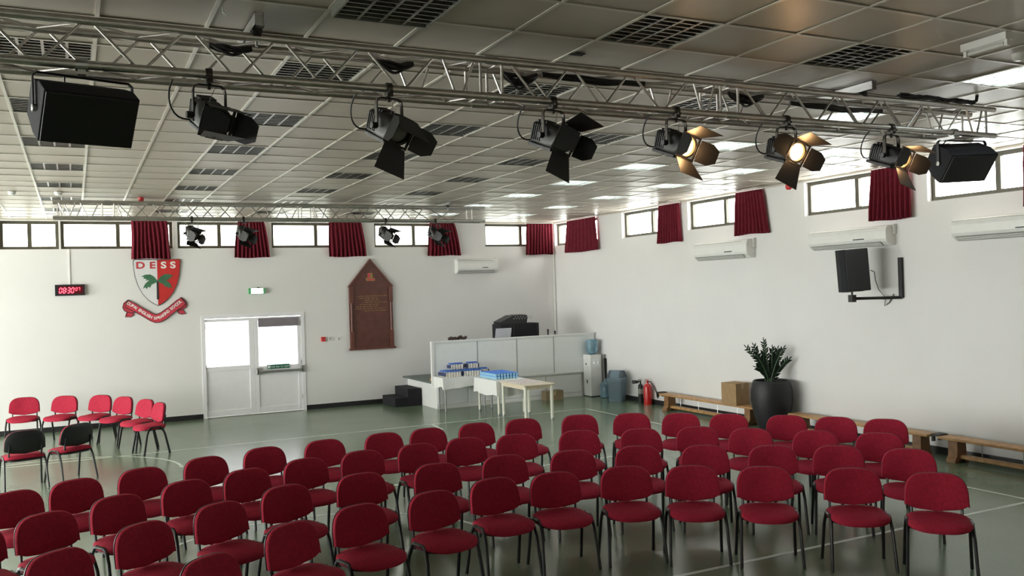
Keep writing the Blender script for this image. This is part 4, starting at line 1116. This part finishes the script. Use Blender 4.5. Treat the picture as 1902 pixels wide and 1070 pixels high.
# ------------------------------------------------------------------ water dispenser, bottles, bin, extinguishers
t = thing('water_dispenser', 'white upright water dispenser beside the screen', 'water dispenser', (10.975, 8.585, 0))
MB().box((-.145, -.16, .015), (.145, .16, .95)).build('cabinet', M['white_plastic'], t, bevel=.012)
MB().box((-.14, -.155, 0), (.14, .155, .018)).build('plinth', M['black_plastic'], t)
MB().box((-.10, -.164, .62), (.10, -.158, .86)).build('tap_recess', M['panel'], t, bevel=.004)
for xx in (-.05, .05): MB().box((xx - .015, -.20, .74), (xx + .015, -.16, .80)).build('tap', M['white_metal'], t, bevel=.004)
MB().lathe([(.012, 0), (.03, .05), (.045, .06)], 14, Matrix.Translation((0, -.19, .66))).build('drip_funnel', M['white_metal'], t)
MB().box((-.149, -.10, .70), (-.145, .06, .78)).build('brand_patch', M['paper'], t); MB().box((-.1505, .0, .72), (-.149, .05, .76)).build('logo_mark', M['shield_edge'], t)
MB().box((-.149, -.02, .30), (-.145, .02, .38)).build('label_patch', M['shield_edge'], t)
def big_bottle(label, loc, up=True):
    t = thing('water_bottle', label, 'water bottle', loc, 0)
    pr = [(.10, 0), (.128, .02), (.132, .06), (.126, .09), (.132, .12), (.132, .20), (.126, .22), (.132, .25), (.128, .29), (.10, .335), (.04, .365), (.028, .38), (.028, .41)]
    if not up: pr = [(.05, 0), (.085, .012), (.122, .04), (.130, .07), (.126, .10), (.131, .13), (.131, .20), (.126, .22), (.131, .25), (.130, .31), (.118, .338), (.02, .345)]
    MB().lathe(pr, 28).build('bottle_body', M['blue_bottle'], t, smooth=True)
    if up: MB().cyl((0, 0, .405), (0, 0, .425), .031, 14).build('cap', M['bin_grey'], t)
    return t
big_bottle('blue water bottle upside down on the dispenser', (10.985, 8.60, .952), False)
big_bottle('empty blue water bottle standing on the floor by the bin', (11.03, 8.13, 0))
t = thing('umbrella', 'closed black umbrella leaning in the gap beside the dispenser', 'umbrella', (11.165, 8.36, .0))
MB().cyl((0, -.02, .02), (.012, 0, .86), .012, 10, .030).build('canopy', M['black_matte'], t); MB().cyl((.012, 0, .86), (.014, .0, .95), .010, 8).build('handle', M['black_plastic'], t)
t = thing('swing_bin', 'grey blue swing top bin by the right wall', 'bin', (10.93, 7.52, 0), math.radians(38))
def sq(a, z, e=7, n=28): return [(x, y, z) for x, y in sup(n, a, a, e, PI/28)]
MB().rings([sq(.145, 0), sq(.15, .01), sq(.175, .40), sq(.185, .405), sq(.187, .44)]).build('bin_body', M['bin_grey'], t, smooth=True)
mb = MB(); mb.rings([sq(.190, .435), sq(.192, .50), sq(.18, .51)]); mb.build('bin_collar', M['bin_grey'], t, smooth=True)
mb = MB(); mb.rings([[(-.18, -.18, .505), (.18, -.18, .505), (.18, .18, .505), (-.18, .18, .505)], [(-.06, -.16, .66), (.06, -.16, .66), (.06, .16, .66), (-.06, .16, .66)]]); mb.build('lid', M['bin_dark'], t, bevel=.012)
MB().rings([[(-.185, -.10, .515), (-.185, .10, .515), (-.175, .10, .525), (-.175, -.10, .525)], [(-.075, -.10, .655), (-.075, .10, .655), (-.065, .10, .665), (-.065, -.10, .665)]]).build('swing_flap', M['bin_grey'], t)
def extinguisher(label, loc, r, h, mt, horn):
    t = thing('fire_extinguisher', label, 'fire extinguisher', loc, 0)
    MB().lathe([(r*.96, 0), (r, .012), (r, h*.80), (r*.85, h*.88), (r*.35, h*.94), (r*.32, h)], 22).build('cylinder', mt, t, smooth=True)
    mb = MB(); mb.cyl((0, 0, h), (0, 0, h + .03), .016, 10); mb.box((-.05, -.01, h + .03), (.03, .01, h + .042)); mb.box((-.06, -.008, h + .055), (.03, .008, h + .066)); mb.build('valve_handle', M['black_plastic'] if horn else M['ext_red'], t)
    if horn:
        MB().tube([(0, 0, h + .02), (-.05, -.02, h + .03), (-.09, -.03, h + .02)], .012, 8).build('horn_pipe', M['black_plastic'], t)
        MB().cyl((-.08, -.03, h + .02), (-.23, -.07, h + .03), .03, 14, .042).build('horn', M['black_plastic'], t)
        MB().cyl((0, 0, h*.45), (0, 0, h*.70), r*1.01, 22).build('instruction_label', M['grille'], t)
    else:
        MB().tube([(.0, 0, h + .02), (.05, -.04, h + .01), (.09, -.09, h - .08), (.10, -.17, h - .20), (.08, -.23, h - .28)], .011, 8).build('hose', M['cable'], t, smooth=True)
        MB().cyl((.08, -.23, h - .28), (.075, -.245, h - .315), .014, 8).build('nozzle', M['black_plastic'], t)
        MB().cyl((0, 0, h*.3), (0, 0, h*.62), r*1.008, 22).build('instruction_label', M['ext_red'], t)
extinguisher('slim black fire extinguisher with a horn, against the right wall', (11.09, 6.86, 0), .055, .44, M['black_plastic'], True)
extinguisher('red fire extinguisher with a hanging hose, against the right wall', (11.085, 6.60, 0), .085, .46, M['ext_red'], False)

# ------------------------------------------------------------------ gym benches
def bench(label, ya, yb, hook=True):
    # runs along the right wall from ya (far) to yb (near)
    x = 10.92; L = ya - yb; h = .325
    t = thing('gym_bench', label, 'bench', (x, (ya + yb)/2, 0), 0, 'long low wooden gym benches')
    MB().box((-.125, -L/2, h - .035), (.125, L/2, h)).build('seat_plank', M['wood_bench'], t, bevel=.008)
    for s in (-1, 1):
        y = s*(L/2 - .20)
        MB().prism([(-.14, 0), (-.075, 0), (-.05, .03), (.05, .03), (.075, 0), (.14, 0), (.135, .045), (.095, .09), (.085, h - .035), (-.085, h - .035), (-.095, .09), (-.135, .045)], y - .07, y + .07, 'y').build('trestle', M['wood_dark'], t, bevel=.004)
    MB().box((-.045, -L/2 + .22, .055), (.045, L/2 - .22, .105)).build('balance_rail', M['wood_bench'], t, bevel=.006)
    for k in range(1, 5):
        y = -L/2 + L*k/5; MB().cyl((0, y, .10), (0, y, h - .03), .006, 8).build('tie_rod', M['steel'], t)
    if hook:
        mb = MB(); mb.box((-.09, L/2 + .001, h - .045), (.09, L/2 + .02, h + .012)); mb.box((-.09, L/2 + .02, h - .012), (.09, L/2 + .13, h + .016)); mb.box((-.085, L/2 + .095, h - .085), (-.04, L/2 + .125, h - .012)); mb.box((.04, L/2 + .095, h - .085), (.085, L/2 + .125, h - .012))
        mb.build('bench_hook', M['black_metal'], t)
    return t
bench('long low wooden bench carrying a cardboard box, far along the right wall', 5.82, 3.09)
bench('middle wooden bench along the right wall, partly behind the chairs', 2.28, -.34, hook=False)
bench('nearest wooden bench along the right wall, cut off by the right picture edge', -.50, -3.30)
carton('carton', 'tall brown cardboard box standing on the far bench', (10.90, 3.66, .325), .32, .36, .38, math.radians(4), M['card'])

# ------------------------------------------------------------------ potted plant
pc = hit(1434, 760, 0, 10.845)
t = thing('potted_plant', 'dark glossy leafed plant in a tall black barrel pot', 'potted plant', (10.845, pc.y, 0))
pr = [(.205, 0), (.215, .015), (.265, .15), (.318, .35), (.345, .52), (.340, .66), (.312, .78), (.295, .825), (.285, .832), (.272, .825), (.275, .76)]
MB().lathe(pr, 40, cap1=False).build('pot', M['pot'], t, smooth=True)
MB().lathe([(.28, .755), (.28, .765)], 28).build('soil', M['soil'], t)
rnd = random.Random(11)
stems = [(-.34, .05, .62, .0), (-.22, -.02, .50, .02), (-.06, .05, .72, .0), (-.02, -.06, .60, .02), (.10, .0, .58, .01), (.20, -.04, .60, .0), (.28, .04, .52, .0), (.30, -.08, .42, .0), (-.30, -.08, .30, 0), (.05, .10, .55, 0), (-.14, .08, .64, 0)]
for lx, ly, hh, _ in stems:
    # lean in the plane facing the room: along the wall (+y is image left)
    base = Vector((rnd.uniform(-.07, .07), rnd.uniform(-.07, .07), .76))
    tip = base + Vector((min(.20, lx*.95), -lx*.42 + ly, hh))
    ctrl = base.lerp(tip, .5) + Vector((-lx*.16, lx*.05, .08))
    P_ = [base.lerp(ctrl, u).lerp(ctrl.lerp(tip, u), u) for u in [i/9 for i in range(10)]]
    st = MB().tube(P_, .011, 8).build('stem', M['stem'], t, smooth=True)
    mb = MB()
    N = 24
    for k in range(N):
        u = .16 + .84*k/(N - 1); q = base.lerp(ctrl, u).lerp(ctrl.lerp(tip, u), u); tg = (ctrl.lerp(tip, u) - base.lerp(ctrl, u)).normalized()
        sd = tg.cross(Vector((CAM_F.x, CAM_F.y, 0))).normalized()*(1 if k % 2 else -1)
        if k == N - 1: sd = tg
        dirv = (sd*.75 + tg*.75 + Vector((rnd.uniform(-.3, .3), 0, rnd.uniform(-.1, .1)))).normalized()
        nrm = dirv.cross(tg).normalized() if abs(dirv.dot(tg)) < .98 else Vector((1, 0, 0))
        w = dirv.cross(nrm).normalized(); ln = .082*(1.0 - .30*u) + .02; wd = .0165*(1.1 - .3*u)
        a = q; top = [(0, 0, 0), (.28, 1, .004), (.6, .9, .006), (.85, .45, .003), (1, 0, 0)]
        L_ = [tuple(a + dirv*ln*f + w*wd*s + nrm*.006*c) for f, s, c in top]; R_ = [tuple(a + dirv*ln*f - w*wd*s + nrm*.006*c) for f, s, c in top[1:-1]]
        mid = [tuple(a + dirv*ln*f - nrm*.004) for f, s, c in top[1:-1]]
        vs = L_ + R_ + mid   # 0-4 L, 5-7 R, 8-10 mid
        mb.add(vs, [(0, 1, 8), (1, 2, 9, 8), (2, 3, 10, 9), (3, 4, 10), (0, 8, 5), (8, 9, 6, 5), (9, 10, 7, 6), (10, 4, 7)])
    mb.build('leaves', M['leaf'], st, smooth=True)

# ------------------------------------------------------------------ ceiling details
def detector(label, x, y, r=.055, mt='white_plastic'):
    t = thing('smoke_detector', label, 'smoke detector', (x, y, ZC - .008), 0, 'round ceiling detectors')
    MB().lathe([(r*.5, -.05), (r*.8, -.04), (r, -.015), (r, 0)], 18).build('detector_body', M[mt], t, smooth=True)
p = on_z(22, 355, ZC); detector('round ceiling detector above the left windows, farthest left', p.x, p.y)
p = on_z(108, 356, ZC); detector('round ceiling detector left of the far truss', p.x, p.y)
p = on_z(1893, 98, ZC); detector('round white ceiling detector at the upper right picture edge', p.x, p.y)
p = on_z(262, 366, ZC)
t = thing('fire_beacon', 'small red ceiling beacon above the school crest', 'beacon', (p.x, p.y, ZC - .008)); MB().lathe([(.035, -.09), (.04, -.05), (.05, 0)], 14).build('beacon_body', M['red_sign'], t, smooth=True)
# batten lamp
a = on_z(1790, 98, ZC - .06); b = on_z(1875, 72, ZC - .06); L = (b - a).length
t = thing('ceiling_lamp', 'unlit white batten lamp on the ceiling at upper right', 'lamp', tuple((a + b)/2 + Vector((0, 0, .0))), math.atan2((b-a).y, (b-a).x))
MB().box((-L/2, -.035, .0), (L/2, .035, .052)).build('batten_body', M['white_metal'], t, bevel=.004); MB().cyl((-L/2 + .04, 0, -.022), (L/2 - .04, 0, -.022), .013, 10).build('tube', M['tube_off'], t)
for s in (-1, 1): MB().box((s*(L/2 - .02) - .012, -.014, -.04), (s*(L/2 - .02) + .012, .014, .0)).build('tube_holder', M['white_plastic'], t)
p = on_z(1071, 99, ZC); o = MB().box((-.055, -.03, -.006), (.055, .03, 0)).build('ceiling_hole_plate', M['dark_hole']); o.location = (p.x, p.y, ZC - .0035); tag(o, 'small black plate standing for a hole in a ceiling tile above the middle spotlight', 'plate')  # hole's darkness painted as a flat black plate
p = on_z(414, 10, ZC); t = thing('ceiling_clip', 'small white clip hanging from the ceiling grid at upper left', 'clip', (p.x, p.y, ZC - .008))
MB().tube([(0, 0, 0), (0, 0, -.03), (.02, -.01, -.05), (.03, -.02, -.03)], .006, 8).build('clip_wire', M['white_metal'], t)

# ------------------------------------------------------------------ court lines on the floor
def line(name, pts, w=.05, closed=False):
    mb = MB(); P_ = [Vector((*p, 0)) for p in pts]; L_ = []
    for i, p in enumerate(P_):
        a = P_[i-1] if i or closed else p; b = P_[(i+1) % len(P_)] if i < len(P_) - 1 or closed else p
        tg = (b - a).normalized(); nn = Vector((-tg.y, tg.x, 0))*w/2
        L_.append((p + nn, p - nn))
    n = len(L_)
    vs = [tuple(v + Vector((0, 0, .0015))) for ab in L_ for v in ab]
    fs = [(2*i, 2*i+1, 2*i+3, 2*i+2) for i in range(n - 1)]
    if closed: fs.append((2*n-2, 2*n-1, 1, 0))
    mb.add(vs, fs); o = mb.build(name, M['line']); return struct(o)
line('trim_5', [(-4.5, 6.87), (9.76, 6.87)]); line('trim_6', [(9.735, 6.895), (9.735, -5.0)]); line('trim_7', [(2.0, -2.50), (9.71, -2.50)])
line('trim_8', [(-4.5, 2.28), (9.71, 2.28)]); line('trim_9', [(6.37, 6.845), (6.30, 6.15)])
line('trim_10', [(0.0 + 1.80*math.cos(a), 5.35 + 1.80*math.sin(a)) for a in [-.05 + PI*1.06*i/40 for i in range(41)]])
line('trim_11', [(2.45 + 1.77*math.cos(a), -.45 + 1.77*math.sin(a)) for a in [.12 + 2.6*i/50 for i in range(51)]])

# ------------------------------------------------------------------ daylight
w = bpy.data.worlds.new('sky'); SC.world = w; w.use_nodes = True
bg = w.node_tree.nodes['Background']; bg.inputs['Color'].default_value = (1.0, 0.985, 0.972, 1); bg.inputs['Strength'].default_value = 10.5
def portal(axis, u0, u1, z0, z1, plane, inward):
    ld = bpy.data.lights.new('daylight_portal', 'AREA'); ld.shape = 'RECTANGLE'; ld.size = u1 - u0; ld.size_y = z1 - z0; ld.cycles.is_portal = True
    lo = bpy.data.objects.new('daylight_portal', ld); COL.objects.link(lo)
    if axis == 'x': lo.location = ((u0+u1)/2, plane, (z0+z1)/2); dv = Vector((0, inward, 0))
    else: lo.location = (plane, (u0+u1)/2, (z0+z1)/2); dv = Vector((inward, 0, 0))
    lo.rotation_euler = dv.to_track_quat('-Z', 'Z' if False else 'Y').to_euler()
for a, b, _ in BACK_WIN: portal('x', a, b, WZ0, WZ1, YB + .2, -1)
portal('x', DOOR_X[0], DOOR_X[1], .9, DOOR_Z, YB + .2, -1)
for a, b in RIGHT_WIN: portal('y', a, b, WZ0, WZ1, XR + .2, -1)
for a, b, za, zb in LEFT_WIN: portal('y', a, b, za, zb, XL - .2, 1)

SC.view_settings.view_transform = 'Standard'; SC.view_settings.look = 'None'; SC.view_settings.gamma = 1.0; SC.view_settings.use_curve_mapping = False
SC.view_settings.exposure = 0.92
cy = SC.cycles
cy.use_denoising = True
cy.max_bounces = 10; cy.diffuse_bounces = 5; cy.glossy_bounces = 5; cy.transparent_max_bounces = 12; cy.transmission_bounces = 6
cy.sample_clamp_indirect = 8.0; cy.caustics_reflective = False; cy.caustics_refractive = False
